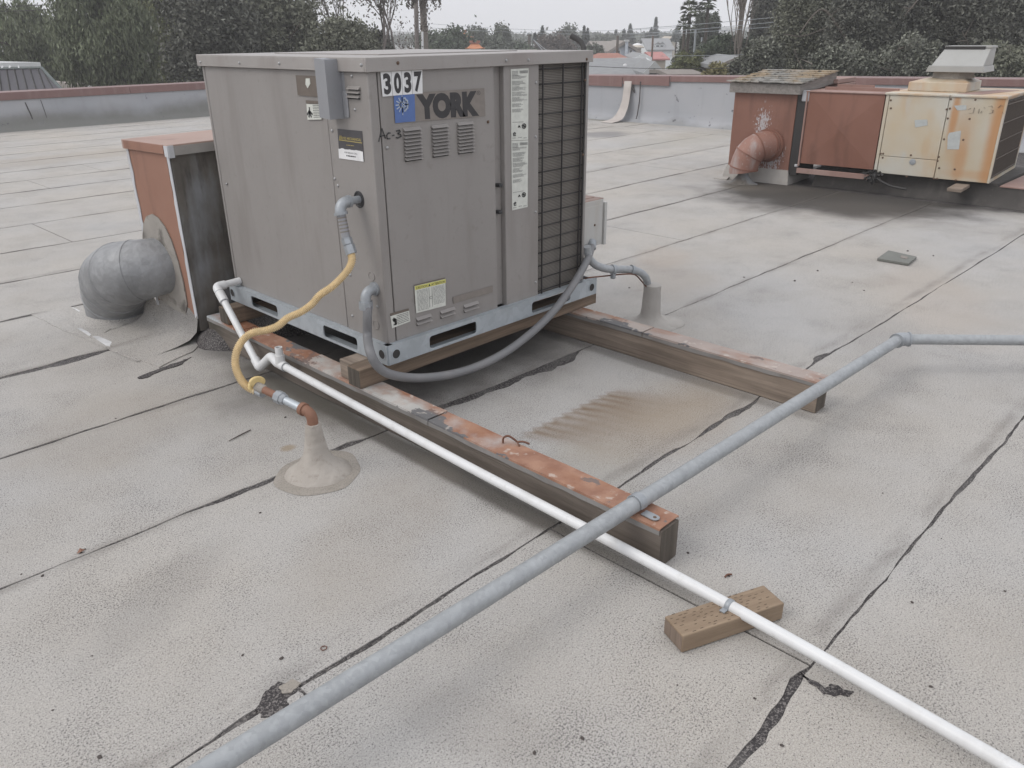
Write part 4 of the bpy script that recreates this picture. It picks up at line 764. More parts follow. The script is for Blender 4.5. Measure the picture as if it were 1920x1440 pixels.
# --- disconnect box on the right side of the unit
ds = thing('disconnect_box', 'small pale electrical disconnect box with rusty top on the right of the YORK unit', 'electrical box', (W+.06, ybox+.08, PY(1110, 420, ybox)[2]))
za_, zt2 = PY(1116, 461, ybox)[2], PY(1116, 376, ybox)[2]; xr = PY(1131, 400, ybox)[0]
m = MB(); m.box(W+.002, ybox, za_, xr, ybox+.17, zt2); m.build('enclosure', M['box'], ds, bevel=.004)
m = MB(); m.box(W+.004, ybox+.003, zt2-.012, xr+.003, ybox+.17, zt2+.004); m.box(W+.02, ybox+.05, zt2+.004, xr-.02, ybox+.12, zt2+.008); m.build('rusty_top', M['terra_top'], ds, bevel=.002)
m = MB(); m.box(xr+.0005, ybox-.012, za_-.004, xr+.022, ybox+.18, zt2-.02); m.build('door', M['box'], ds, bevel=.003)
m = MB(); m.box(W+.012, ybox-.0015, za_+.02, xr-.012, ybox+.002, zt2-.03); m.build('face_panel', M['box'], ds, bevel=.001)
m = MB(); m.box(xr+.022, ybox+.02, za_+.08, xr+.032, ybox+.10, zt2-.06); m.build('handle', M['fitting'], ds, bevel=.003)
for q in ((1115, 422), (1134, 382)): screw('f', *q, mat='darkscrew', parent=ds, P=PY(*q, ybox-.002))
m = MB(); m.tube([PY(1109, 466, ybox-.02), PY(1110, 452, ybox-.0)], .026, 12); m.build('gland', M['fitting'], ds, smooth=40)
# --- second riser with its mastic column and worn metal hose
rc = G(1219, 606); zr2 = ZAT(rc, 531)
r2 = thing('pipe_flashing', 'tall grey mastic column behind the right-hand timber', 'roof flashing', rc)
m = MB(); random.seed(8); m.lathe(rc, [(.17, .001), (.165, .008), (.12, .016), (.085, .03), (.062, .055), (.056, .09), (.053, .16), (.05, zr2*.8), (.052, zr2-.01), (.03, zr2)], 28, wob=.06); m.build('mastic_column', M['mastic_old'], r2, smooth=60)
m = MB(); a = G(1247, 606); random.seed(9); m.lathe(rc+(.07, -.08, 0), [(.10, .001), (.095, .012), (.05, .018), (.0005, .018)], 24, wob=.08); m.build('mastic_blob', M['mastic_old'], r2, smooth=60)
wS, wE = depth((W+.05, ybox+.02, .8)), depth((rc[0], rc[1], zr2)); pp = [(1101, 462), (1104, 482), (1116, 496), (1133, 503), (1150, 505), (1168, 505), (1185, 506), (1201, 511), (1211, 521), (1214, 532)]
mh = thing('metal_hose', 'worn metal flexible hose arching from the disconnect box to the mastic column', 'flexible hose', DD(1160, 505, (wS+wE)/2))
HQ = [DD(px, py, wS+(wE-wS)*(k/(len(pp)-1))) for k, (px, py) in enumerate(pp)]; C = resample(catmull(HQ, 10), .006); m = MB(); m.tube(C, [.021+.0014*(i % 2) for i in range(len(C))], 12); m.build('hose_body', M['pipe'], mh, smooth=70)
for k, nm in ((4, 'clamp'), (6, 'clamp')): d = nrm(HQ[k+1]-HQ[k]); m = MB(); m.tube([HQ[k]-d*.012, HQ[k]+d*.012], .0275, 12); m.build(nm, M['fitting'], mh, smooth=40)
m = MB(); a = HQ[4]; m.box(a[0]-.012, a[1]-.012, a[2]-.055, a[0]+.012, a[1]+.012, a[2]-.02); m.build('clamp_screw', M['fitting'], mh, bevel=.005)
wr2 = thing('loose_wire', 'thin brown wire dropping from the unit to the mastic column', 'wire', HQ[5]); m = MB(); m.tube(catmull([DD(1096, 522, wS), DD(1110, 520, wS), DD(1140, 517, (wS+wE)/2), DD(1170, 514, (wS+wE)/2), DD(1190, 515, wE-.1), DD(1202, 526, wE), DD(1212, 538, wE-.02)], 6), .0042, 6); m.build('wire', M['rust'], wr2, smooth=70)
# ================================================================== TERRACOTTA DUCT BOX AND SILVER ELBOW (left)
th = R(6); uT = np.array([-math.sin(th)*-1*-1, math.cos(th), 0]); uT = np.array([-math.sin(th), math.cos(th), 0]); nT = np.array([-math.cos(th), -math.sin(th), 0]); uD = np.array([math.cos(th), math.sin(th), 0])
C0 = G(381, 640); C0[2] = 0; zT = ZAT(C0, 273); zB = ZAT(C0, 597)
db = thing('duct_box', 'terracotta painted duct box with tarred side standing behind the YORK unit', 'duct box', C0, rz=th)
Lc = PN(243, 300, C0, nT); wT = (Lc-C0)@uT; Z = np.array((0, 0, 1.))
m = MB(); m.obox(C0+Z*.06, uT*wT, uD*.9, Z*(zT-.06)); m.build('duct_body', M['tarside'], db, bevel=.004)
m = MB(); m.obox(C0+Z*zB+nT*.004+uT*.035, uT*(wT-.05), nT*-.004, Z*(zT-zB)); m.build('terracotta_panel', M['terra'], db)
m = MB(); m.obox(C0+Z*(zT-.045)-uD*.018-uT*.018, uT*(wT+.036), uD*.94, Z*.05); m.build('duct_lid', M['terra_top'], db, bevel=.004)
m = MB(); m.obox(C0+Z*(zT-.042)-uD*.022+uT*.02, uT*(wT-.03), uD*.004, Z*.044); m.build('lid_edge', M['terra'], db)
m = MB(); m.obox(C0+Z*(zT-.05)-uD*.012-uT*.024, uT*.006, uD*.93, Z*.046); m.build('lid_seal', M['mastic_old'], db)
r = random.Random(5)
def ragged(o, up, side, L, w0, mat, name, parent, nrmv, n=14, th_=.004):
    pl_ = [o+up*L*k/n+side*(w0*(.85+.18*r.uniform(-1, 1))) for k in range(n+1)]+[o+up*L*k/n for k in range(n, -1, -1)]; return MB().prism(pl_, nrmv*th_).build(name, mat, parent, smooth=0)
ragged(C0+Z*zB+nT*.005, Z, uT, zT-.05-zB, .028, M['seal'], 'white_sealant', db, nT)
ragged(C0+Z*zB+uT*(wT)+nT*.005, Z, -uT, zT-.05-zB, .03, M['seal'], 'white_sealant', db, nT)
m = MB(); m.obox(C0+Z*(zT-.055)-uD*.024-uT*.026, uT*.035, uD*.006, Z*.055); m.obox(C0+Z*(zT-.06)-uD*.02-uT*.03, uT*.006, uD*.03, Z*.062); m.build('corner_seal', M['seal'], db)
# base flashing: sheet swept up against the box
m = MB(); rings = []; w_ = wig(4, .03, 6)
for k, (d, z) in enumerate(((-.005, .19), (-.012, .12), (-.03, .06), (-.08, .028), (-.16, .014), (-.26, .007), (-.40, .003))):
    rings.append([C0+uD*(d*(1+.15*w_(j*.7)))+uT*((wT+.15)*j/16+.0)+Z*max(.002, z*(1+.25*wig(9, 1, 1.3)(j)*(k < 5))) for j in range(17)])
V = [tuple(p) for rg in rings for p in rg]; Fc = [(a*17+b, a*17+b+1, (a+1)*17+b+1, (a+1)*17+b) for a in range(6) for b in range(16)]; m.add(V, Fc); m.build('base_flashing', M['roof'], db, smooth=70)
m = MB(); random.seed(3); m.lathe(C0+uD*.12-uT*.10, [(.20, .002), (.19, .02), (.16, .05), (.10, .085), (.05, .12), (.0005, .12)], 24, wob=.12); m.build('tar_mound', M['tar'], db, smooth=50)
m = MB(); random.seed(13); m.lathe(C0+uD*.48-uT*.12, [(.26, .002), (.25, .025), (.2, .06), (.12, .08), (.0005, .09)], 24, wob=.14); m.build('tar_mound', M['tar'], db, smooth=50)
# mastic apron on the terracotta face
mc = PN(312, 520, C0, nT); ap = []
for q in ((269, 442), (270, 420), (276, 405), (286, 401), (297, 408), (310, 425), (322, 450), (335, 490), (345, 530), (352, 570), (350, 590), (330, 580), (300, 560), (275, 520), (270, 480)): ap.append(PN(*q, C0+nT*.006, nT))
MB().prism(ap, nT*.006).build('mastic_apron', M['apron'], db, smooth=0)
ed = thing('duct_elbow', 'big dull silver elbow duct curving from the terracotta box down to the roof', 'duct elbow', C0+nT*.4)
top = PN(303, 498, C0, nT); gB = G(228, 588); Rr = 59/1485*depth(gB); gx = gB.copy(); gx[2] = 0
Pz = [top-nT*.02, top+nT*.30, gx+Z*max(.3, top[2]*.75), gx]; bez = lambda t: (1-t)**3*Pz[0]+3*t*(1-t)**2*Pz[1]+3*t*t*(1-t)*Pz[2]+t**3*Pz[3]
r = random.Random(31); PT = [bez(t) for t in np.linspace(0, 1, 16)]; RG = tube_rings(PT, Rr, 36)
for i_, rg_ in enumerate(RG):
    c_ = sum(rg_)/36; f_2 = .80+.20*min(1, i_/9)
    for j in range(36): rg_[j] = c_+(rg_[j]-c_)*f_2
for rg_ in RG:
    c_ = sum(rg_)/36
    for j in range(36): rg_[j] = c_+(rg_[j]-c_)*(1+r.uniform(-.006, .006))
for k in range(0, 15, 3):
    m = MB(); m.ring_sweep(RG[k:k+4], caps=False); g_ = m.build('gore', M['silver'], ed, smooth=60); c_ = sum(RG[k+3])/36; T2 = nrm(PT[min(k+4, 15)]-PT[k+2]); up = [c_+(q-c_)*1.018 for q in RG[k+3]]
    if k < 12: MB().ring_sweep([[q-T2*.004 for q in RG[k+3]], [q-T2*.002 for q in up], [q+T2*.002 for q in up], [q+T2*.004 for q in RG[k+3]]], caps=False).build('seam_bead', M['silver'], g_, smooth=60)
m = MB(); random.seed(4); m.lathe(gx, [(Rr*1.45, .002), (Rr*1.35, .008), (Rr*1.12, .015), (Rr*1.02, .04), (Rr*.98, .05)], 36, wob=.06); m.build('base_mastic', M['roof'], ed, smooth=50)
# chalk-white paint marks on the roof by the elbow
def chalk(pts, seed): return patch('paint_mark', gp(*pts), M['whitetar'], .005, .003, seed, 5)
chalk([(135, 577), (142, 580), (182, 602), (178, 605)], 1); chalk([(144, 617), (152, 616), (172, 628), (168, 631)], 2); chalk([(174, 632), (200, 631), (220, 641), (212, 653), (196, 648)], 3); chalk([(222, 655), (232, 662), (240, 668), (230, 664)], 4); chalk([(190, 606), (215, 598), (232, 602), (205, 609)], 5)
# flashing pieces lying beside the box
patch('flashing_sheet', gp((205, 655), (300, 690), (370, 655), (372, 625), (300, 600), (230, 610)), M['roof'], .006, .006, 12, 6)
rub = thing('roofing_scrap', 'crumpled grey scrap of roofing jammed between the terracotta box and the unit', 'roofing scrap', G(430, 620)); m = MB(); r = random.Random(8)
for k in range(5): c = C0+uD*(.30+.09*k)-uT*r.uniform(.02, .12)+Z*r.uniform(.02, .06); a = r.uniform(-.5, .5); m.obox(c, (.12*math.cos(a), .12*math.sin(a), r.uniform(-.03, .03)), (-.07*math.sin(a), .07*math.cos(a), .04), (0, 0, .012))
m.build('torn_pieces', M['mastic_old'], rub, bevel=.004)
# ================================================================== SECOND UNIT, right
th2 = R(4.0); n2 = np.array([-math.cos(th2), -math.sin(th2), 0]); u2 = np.array([math.sin(th2), -math.cos(th2), 0]); d2_ = -n2; zu0 = .22
PR_ = G(1850, 343.7, zu0); PL_ = PN(1637, 325, PR_, n2); PL_[2] = zu0; wU = np.linalg.norm(PR_-PL_); zu1 = ZAT(PR_, 183)
Fp = lambda px, py, o=0.: PN(px, py, PR_+n2*o, n2)
O2 = PL_.copy(); at2 = lambda a, b, z: O2+u2*a+d2_*b+Z*(z-zu0)
u = thing('rooftop_air_conditioner', 'cream rooftop air conditioner with rust stains and dark side grille, at the right', 'air conditioner', at2(wU/2, .6, zu0), rz=-th2*0)
dU = 1.25
def cr_mat():
    b = NB('rusted_control_panel', .5); o = b.mix(b.noise(1.7, 4, lo=.35, hi=.65), (.46, .385, .27), (.48, .455, .39)); W2 = wU/2; f = lambda px, py: (Fp(px, py)-at2(wU/2, .6, zu0))
    for (px, py, rx, ry, am) in ((1790, 215, .035, .28, .85), (1800, 300, .05, .22, .5), (1868, 250, .07, .6, .9), (1800, 265, .1, .3, .35), (1840, 330, .3, .04, .4)):
        q = f(px, py); k = b.ell((q[1], q[2]), rx, ry, 0, .6, .16, 3, 'yz'); o = b.mix(b.mul(k, am), o, (.43, .215, .085))
    b.col(o); return b.m
CR = None; s1 = (Fp(1668, 182)-O2)@u2; s2 = (Fp(1781, 183)-O2)@u2
CR = cr_mat()
m = MB(); m.obox(at2(.004, .02, zu0+.02), u2*(wU-.008), d2_*(dU-.02), Z*(zu1-zu0-.03)); m.build('inner_cabinet', M['creamtop'], u)
m = MB(); m.obox(at2(0, 0, zu0), u2*(s1-.003), d2_*.03, Z*(zu1-zu0-.01)); m.build('corner_post', M['cream'], u, bevel=.004)
zs_ = Fp(1720, 298)[2]
m = MB(); m.obox(at2(s1+.003, .0, zs_+.004), u2*(s2-s1-.006), d2_*.03, Z*(zu1-.016-zs_)); m.build('access_panel', M['cream'], u, bevel=.004)
m = MB(); m.obox(at2(s1+.003, .0, zu0+.004), u2*(s2-s1-.006), d2_*.03, Z*(zs_-.004-zu0)); lp = m.build('access_panel', M['cream'], u, bevel=.004)
m = MB(); m.obox(at2(s2+.003, 0, zu0), u2*(wU-s2-.003), d2_*.03, Z*(zu1-zu0-.01)); m.build('control_panel', CR, u, bevel=.004)
m = MB(); m.obox(at2(-.01, -.014, zu1-.012), u2*(s2+.01), d2_*(dU+.02), Z*.022); m.build('top_panel', M['creamtop'], u, bevel=.005)
m = MB(); m.obox(at2(s2+.004, -.014, zu1-.012), u2*(wU-s2+.01), d2_*(dU+.02), Z*.022); tp2 = m.build('top_panel', M['creamrust'], u, bevel=.005)
m = MB(); m.prism([at2(s2+.03, .12, zu1+.011), at2(s2+.25, .12, zu1+.011), at2(s2+.42, .95, zu1+.011), at2(s2+.22, .95, zu1+.011)], (0, 0, .0015)); m.build('dark_stain_sheet', M['redfade'], tp2, smooth=0)
c_ = Fp(1711, 303.5, .002); m = MB(); m.lathe(c_, [(.03, 0), (.03, .004), (.012, .006), (.0003, .006)], 18, axis=n2); m.build('round_cap', M['darkscrew'] if False else M['fitting'], lp, smooth=40)
def dec2(c, mat, name, o=.0015, parent=None): return MB().prism([Fp(a, b, o) for a, b in c], n2*.001).build(name, mat, parent or u, smooth=0)
dec2([(1715, 225), (1739, 224), (1739, 235), (1716, 239)], M['bluepatch'], 'bare_patch'); dec2([(1780, 249), (1802, 245), (1798, 280), (1776, 280), (1777, 255)], M['bluepatch'], 'bare_patch')
dec2([(1789, 198), (1812, 197), (1812, 206), (1795, 207)], M['bluepatch'], 'bare_patch')
fr2 = lambda a, b: Fp(1808+a*74, 196+b*18, .002)
strokes(fr2, [[(.02, 1), (.04, 1)], [(.1, .5), (.16, .4)], [(.12, .95), (.18, .9)], [(.22, .9), (.26, .35)], [(.36, .9), (.38, .5)], [(.42, .85), (.44, .7)], [(.5, .3), (.52, .35)], [(.62, .2), (.70, .15), (.72, .3)], [(.68, .55), (.73, .6), (.72, .8), (.64, .95)], [(.86, .35), (.92, .1), (.98, .15)], [(.98, .8), (.99, .95)]], .0075, M['taupe2'], 'worn_numerals', u, out=.0)
for q in ((1670, 188), (1670.5, 203), (1783, 186), (1829, 187), (1777, 222), (1818, 223), (1781, 203.5), (1775, 205), (1770, 261), (1806, 262), (1656, 288), (1651.5, 288), (1708, 291), (1760, 294), (1655, 295.5), (1758, 301.5), (1761, 315), (1790, 317.5), (1751, 335), (1757, 335), (1700, 331), (1792, 338)): screw('f', *q, mat='darkscrew', r=.008, parent=u, P=Fp(*q, .001), n=n2)
# side grille
gq = MB(); gq.obox(at2(wU-.002, .05, zu0+.03), u2*.01, d2_*(dU-.08), Z*(zu1-zu0-.06)); gr = gq.build('side_grille', M['darkgrille'], u)
for k in range(22): m = MB(); m.obox(at2(wU+.009, .07+(dU-.13)*k/21, zu0+.04), u2*.006, d2_*.005, Z*(zu1-zu0-.08)); m.build('grille_bar', M['brownlab'], u)
for k in range(5): m = MB(); m.obox(at2(wU+.016, .05, zu0+.05+(zu1-zu0-.12)*k/4), u2*.006, d2_*(dU-.1), Z*.007); m.build('grille_bar', M['brownlab'], u)
for k in range(2): m = MB(); m.obox(at2(wU-.0, .0 if k == 0 else dU-.035, zu0), u2*.018, d2_*.04, Z*(zu1-zu0-.01)); m.build('grille_post', M['creamrust'] if k == 0 else M['cream'], u)
m = MB(); m.obox(at2(wU, .04, zu0), u2*.018, d2_*(dU-.08), Z*.03); m.build('grille_sill', M['cream'], u)
# exhaust hood on a curb, standing on the unit's roof
hd0 = thing('exhaust_hood', 'grey sloping exhaust hood on a round stack above the cream unit', 'exhaust hood', at2(.35, .6, zu1), rz=0)
Pb = lambda px, py, b: PN(px, py, O2+d2_*b, n2)
ba = (Pb(1702, 165, .35)-O2)@u2; bb = (Pb(1813, 165, .35)-O2)@u2; zc_ = zu1+.011
ztc = Pb(1760, 154.5, .35)[2]
def frus(a0, a1, b0, b1, z0, A0_, A1_, B0, B1, z1): return MB().hexa([at2(a0, b0, z0), at2(a1, b0, z0), at2(a1, b1, z0), at2(a0, b1, z0), at2(A0_, B0, z1), at2(A1_, B0, z1), at2(A1_, B1, z1), at2(A0_, B1, z1)])
zt0 = zc_; frus(ba, bb, .35, .95, zc_, ba, bb, .35, .95, ztc).build('curb', M['cream'], hd0, bevel=.006)
frus(ba+.01, bb-.01, .36, .94, ztc, ba+.13, bb-.08, .50, .85, ztc+.035).build('curb_cap', M['creamtop'], hd0, bevel=.004)
cx_ = (ba+bb)/2+.06; ch = at2(cx_, .66, ztc+.03); zhh = ZAT(ch, 134)
m = MB(); m.lathe(ch, [(.20, 0), (.19, .02), (.19, zhh-ch[2]+.03)], 28); m.build('stack', M['brownlab'] if False else M['mastic_rim'], hd0, smooth=50)
bq = .42; a0 = (Pb(1737, 135.5, bq)-O2)@u2; a1 = (Pb(1843, 135, bq)-O2)@u2; z0 = Pb(1790, 135.5, bq)[2]; z1 = Pb(1790, 124, bq)[2]; z2 = z1+.165; dd = .44
m = frus(a0-.01, a1+.01, bq, bq+dd+.02, z0, a0+.01, a1+.0, bq, bq+dd, z1); m.build('hood_skirt', M['hood'], hd0, bevel=.003)
frus(a0+.03, a1-.01, bq+.01, bq+dd-.01, z1, a0+.09, a1-.01, bq+.20, bq+dd-.01, z2).build('hood_body', M['hood'], hd0, bevel=.004)
frus(a0+.085, a1+.0, bq+.19, bq+dd, z2, a0+.085, a1+.0, bq+.19, bq+dd, z2+.02).build('hood_top', M['hood'], hd0, bevel=.003)
frus(a0+.09, a1-.06, bq+.182, bq+.19, z2-.014, a0+.09, a1-.06, bq+.182, bq+.19, z2+.016).build('hood_slot', M['groove'], hd0)
# red duct between, with an X crease
rd = thing('supply_duct', 'square red oxide duct with cross creases joining the cream unit', 'duct', at2(-.35, .4, zu0)); a0 = (Fp(1516, 181)-O2)@u2
zd0, zd1 = zu0+.03, zu1-.012
A = [at2(a0, .01, zd0), at2(-.012, .01, zd0), at2(-.012, .01, zd1), at2(a0, .01, zd1)]; mid = sum(A)/4+n2*.022
m = MB(); m.obox(at2(a0, .012, zd0), u2*(-.012-a0), d2_*.9, Z*(zd1-zd0)); m.build('duct_body', M['red'], rd)
m = MB(); m.add(A+[mid], [(0, 1, 4), (1, 2, 4), (2, 3, 4), (3, 0, 4)]); m.build('creased_face', M['red'], rd, smooth=0)
m = MB(); m.obox(at2(a0-.03, -.005, zd1), u2*(-a0+.02), d2_*.93, Z*.012); m.build('duct_top', M['redfade'], rd, bevel=.002)
m = MB(); m.obox(at2(a0+.06, .30, zd1+.012), u2*(-a0-.03), d2_*.02, Z*.03); m.build('top_seam', M['redfade'], rd); m = MB(); m.obox(at2(a0+.1, .55, zd1+.012), u2*.4, d2_*.02, Z*.045); m.build('top_seam', M['redfade'], rd)
m = MB(); m.obox(at2(a0-.022, -.008, zd0-.03), u2*.018, d2_*.03, Z*(zd1-zd0+.03)); m.build('end_flange', M['redfade'], rd, bevel=.003)
m = MB(); m.obox(at2(a0-.075, .0, zd1-.10), u2*.08, d2_*.05, Z*.115); m.build('sealant_lump', M['seal'], rd, bevel=.012)
m = MB(); m.obox(at2(a0-.06, .0, zd0-.045), u2*.04, d2_*.04, Z*.03); m.build('sealant_lump', M['seal'], rd, bevel=.008)
m = MB(); m.obox(at2(a0-.02, -.02, zu0-.075), u2*(-a0+.06), d2_*.02, Z*.055); m.build('lower_flange', M['redfade'], rd, bevel=.003)
# box A with its lid
aL, aR = (Fp(1366, 300)-O2)@u2, (Fp(1480, 300)-O2)@u2; zA0, zA1 = .115, zu1+.0
bx = thing('duct_box', 'red oxide duct box with blistered paint under a lichen-covered lid', 'duct box', at2((aL+aR)/2, .3, 0))
m = MB(); m.obox(at2(aL, 0, zA0+.04), u2*(aR-aL), d2_*.62, Z*(zA1-zA0-.05)); m.build('box_body', M['redbl'], bx, bevel=.003)
r = random.Random(12); pl_ = [at2(aL+(aR-aL)*k/14, -.0015, zA0+(.0 if k in (0, 1, 2, 3, 14, 13, 12) else .0)+(.035*r.random()+.02 if 5 < k < 12 else 0)) for k in range(15)]+[at2(aR, -.0015, zA0+.06), at2(aL, -.0015, zA0+.06)]
MB().prism(pl_, d2_*.01).build('torn_hem', M['redbl'], bx, smooth=0)
m = MB(); m.obox(at2(aR+.002, .01, zA0), u2*(a0-.03-aR), d2_*.5, Z*(zA1-zA0-.03)); m.build('gap_filler', M['groove'], bx)
m = MB(); rings = []
for (o_s, z) in ((.02, .002), (.015, .05), (.0, .12), (-.01, .16)): rings.append([at2(aL-o_s-.02, -.02-o_s, z), at2(aR+o_s+.01, -.02-o_s, z), at2(aR+o_s+.01, .6, z), at2(aL-o_s-.02, .6, z)])
m.ring_sweep(rings).build('curb', M['mastic_old'], bx, smooth=0)
# lid: boards round the edge, shingled top that slopes
zl0, zl1 = ZAT(at2(aR, -.06, 0), 177.5), ZAT(at2(aR, -.06, 0), 158.5); lid2 = thing('wooden_lid', 'weathered lid with lichen-stained shingles resting on the red duct box', 'lid', at2((aL+aR)/2, .3, zl0))
la, lb_ = aL-.04, aR+.05; rise = .075; dL = .98
m = MB(); m.obox(at2(la, -.07, zl0), u2*(lb_-la), d2_*.025, Z*(zl1-zl0)); m.build('fascia_board', M['board'], lid2, bevel=.003)
for a_ in (la, lb_-.025): m = MB(); m.hexa([at2(a_, -.044, zl0), at2(a_+.025, -.044, zl0), at2(a_+.025, dL, zl0+rise), at2(a_, dL, zl0+rise), at2(a_, -.044, zl1-.002), at2(a_+.025, -.044, zl1-.002), at2(a_+.025, dL, zl1+rise+.02), at2(a_, dL, zl1+rise+.02)]); m.build('fascia_board', M['board'], lid2, bevel=.003)
r = random.Random(6); nr, nc = 7, 9
for j in range(nr):
    for i in range(nc):
        a_ = la-.03+(lb_-la+.06)*(i+(.5 if j % 2 else 0)*.5)/nc; w_ = (lb_-la+.06)/nc-.004; a2 = min(a_+w_, lb_+.03); b_ = -.11+(dL+.10)*j/nr; b2 = b_+(dL+.10)/nr+.03; zz = zl1+.004+(rise+.02)*max(0, (b_+.1)/(dL+.1)); k = r.uniform(-.004, .006); e_ = r.uniform(-.006, .006)
        m = MB(); z3 = zl1+.004+(rise+.02)*max(0, (b2+.1)/(dL+.1)); m.hexa([at2(a_, b_+e_, zz+.008+k), at2(a2, b_+e_, zz+.008-k), at2(a2, b2, z3-.002), at2(a_, b2, z3-.002), at2(a_, b_+e_, zz+.020+k), at2(a2, b_+e_, zz+.020-k), at2(a2, b2, z3+.005), at2(a_, b2, z3+.005)]); m.build('shingle', M['shingle'], lid2, smooth=0)
m = MB(); m.hexa([at2(la+.01, -.06, zl1-.02), at2(lb_-.01, -.06, zl1-.02), at2(lb_-.01, dL, zl1+.03), at2(la+.01, dL, zl1+.03), at2(la+.01, -.06, zl1+.004), at2(lb_-.01, -.06, zl1+.004), at2(lb_-.01, dL, zl1+rise+.018), at2(la+.01, dL, zl1+rise+.018)]); m.build('roof_deck', M['shingle'], lid2)
# second lid/duct behind
bk = thing('duct_box', 'low faded red duct cover seen just behind the lichen-covered lid', 'duct cover', at2(aR+.2, 1.3, 0)); k0 = Pb(1400, 150, 1.35); k1 = Pb(1484, 141, 1.35); aa, ab = (k0-O2)@u2, (k1-O2)@u2; m = MB(); m.obox(at2(aR+.12, .95, .3), u2*(ab-aR-.16), d2_*.5, Z*(zl1-.34)); m.obox(at2(aR+.1, .9, zl1-.035), u2*(ab-aR-.1), d2_*.6, Z*.05); m.build('cover', M['redfade'], bk, bevel=.006)
# red elbow on box A
Pe = Fp(1441, 272); re_ = 26/1485*depth(Pe); ge = G(1394, 332); el2 = thing('duct_elbow', 'red oxide elbow duct turning down from the blistered duct box', 'duct elbow', Pe)
dirh = nrm(np.array([ge[0]-Pe[0], ge[1]-Pe[1], 0])); Pend = Pe+n2*.22-u2*.17; Pend[2] = ZAT(Pend, 322)
raw = []; 
ctrl = catmull([Pe-n2*.02, Pe+n2*.05, Pe+n2*.15-u2*.06+Z*-.01, Pe+n2*.21-u2*.13+Z*-.09, Pend+Z*.05, Pend], 2)
RG = tube_rings(ctrl, re_, 24)
T_ = [nrm(ctrl[min(i+1, len(ctrl)-1)]-ctrl[max(i-1, 0)]) for i in range(len(ctrl))]
for k in range(0, len(ctrl)-1, 2):
    e_ = min(k+2, len(ctrl)-1); m = MB(); m.ring_sweep(RG[k:e_+1], caps=(k+2 >= len(ctrl)-1)); g_ = m.build('gore', M['redsmear'], el2, smooth=60)
    m = MB(); m.tube([ctrl[k]-T_[k]*.006, ctrl[k]+T_[k]*.006], re_*1.05, 24); m.build('seam_bead', M['red'], g_, smooth=50)
m = MB(); m.tube([Pe, Pe+n2*.035], re_*1.16, 24); m.build('collar', M['red'], el2, smooth=50)
gz_ = Pend.copy(); gz_[2] = 0; m = MB(); random.seed(21); m.lathe(gz_, [(.16, .002), (.12, .02), (.06, .09), (.05, max(.1, Pend[2]))], 18, wob=.15); m.build('riser_stub', M['tarside'], el2, smooth=50)
fq = MB(); fq.prism([G(1338, 335), G(1352, 328), G(1368, 318, .06), G(1370, 330, .03), G(1362, 338)], (0, 0, .01)); fq.build('flashing_tail', M['mastic_old'], bx, smooth=0)
# curb / platform under the second unit
cb = thing('equipment_curb', 'dark platform curb carrying the cream unit', 'curb', (7.6, 0, 0)); yc0 = 1.25; m = MB(); rings = []
for y in np.linspace(yc0, -2.2, 16): w_ = wig(6, .025, 3)(y); rings.append([(6.93+w_, y, -.002), (6.97+w_*.5, y, .04), (6.99, y, .10), (7.0, y, .185), (8.4, y, .185), (8.4, y, -.002)])
m.ring_sweep(rings); m.build('curb_face', M['curbdark'], cb, smooth=30); m = MB(); m.box(6.985, -2.2, .187, 8.3, -.62, .198); m.build('red_flashing', M['redfade'], cb); m = MB(); m.box(7.0, -.6, .187, 8.3, 1.2, .215); m.build('deck_board', M['curbdark'], cb)
wb = thing('wood_block', 'small curled wood block sticking out under the cream unit', 'wood block', Fp(1795, 352, .15)); a = PN(1775, 357, PR_+n2*.1, n2); m = MB(); z_ = .19
c_ = G(1776, 352, z_); m.obox(c_+Z*-.035, u2*.13, d2_*.35, Z*.035); m.build('block', M['block'] if False else M['timber2'], wb, bevel=.006)
rg = thing('black_rag', 'shaggy black rag bundle hanging between the red duct and the cream unit', 'rag', Fp(1640, 330, .05)); m = MB(); r = random.Random(4); c0 = Fp(1637, 330, .05)
for k in range(60):
    a = c0+np.array([r.gauss(0, .02), r.gauss(0, .03), r.gauss(0, .025)]); b = a+np.array([r.gauss(0, .01), r.gauss(0, .012), -abs(r.gauss(.03, .03))]); m.tube([a, (a+b)/2+(r.gauss(0, .01), r.gauss(0, .01), 0), b], [.016, .014, .006], 5)
m.tube(catmull([c0, c0+u2*.1-Z*.05, c0+u2*.2-Z*.085, c0+u2*.35-Z*.10], 5), .012, 6)
m.build('rag_strands', M['groove'], rg, smooth=40)
# ================================================================== SMALL THINGS ON THE ROOF
tl = thing('slate_tile', 'dark square tile lying alone on the roof in the middle right', 'tile', G(1682, 488)); tp = [G(1644, 489), G(1665, 474), G(1718, 486), G(1703, 499)]; MB().prism([p+(0, 0, .003) for p in tp], (0, 0, .018)).build('tile', M['tile'], tl, bevel=.002); MB().prism([G(1690, 479, .022), G(1703, 482, .022), G(1700, 486, .022), G(1688, 483, .022)], (0, 0, .002)).build('chip', M['taupe2'], tl)
bits = [(152, 1037), (160, 1030), (99, 1332), (187, 1420), (173, 1230), (455, 1229), (528, 1235), (1190, 968+60), (1366, 1080), (1290, 975+62), (1765, 1010), (1884, 1109), (1710, 1130), (1415, 1100+210), (1745, 1288), (1655, 925), (1260, 985), (1270, 1245+40), (1466, 1248+150), (535, 783), (488, 962), (530, 750), (1750, 480), (1702, 471), (1598, 530), (1620, 545), (1490, 527), (1533, 508), (217, 785), (216, 720), (640, 560+280), (1180, 600-60), (1395, 520), (80, 1080), (40, 1077), (1002, 1412), (1092, 1385)]
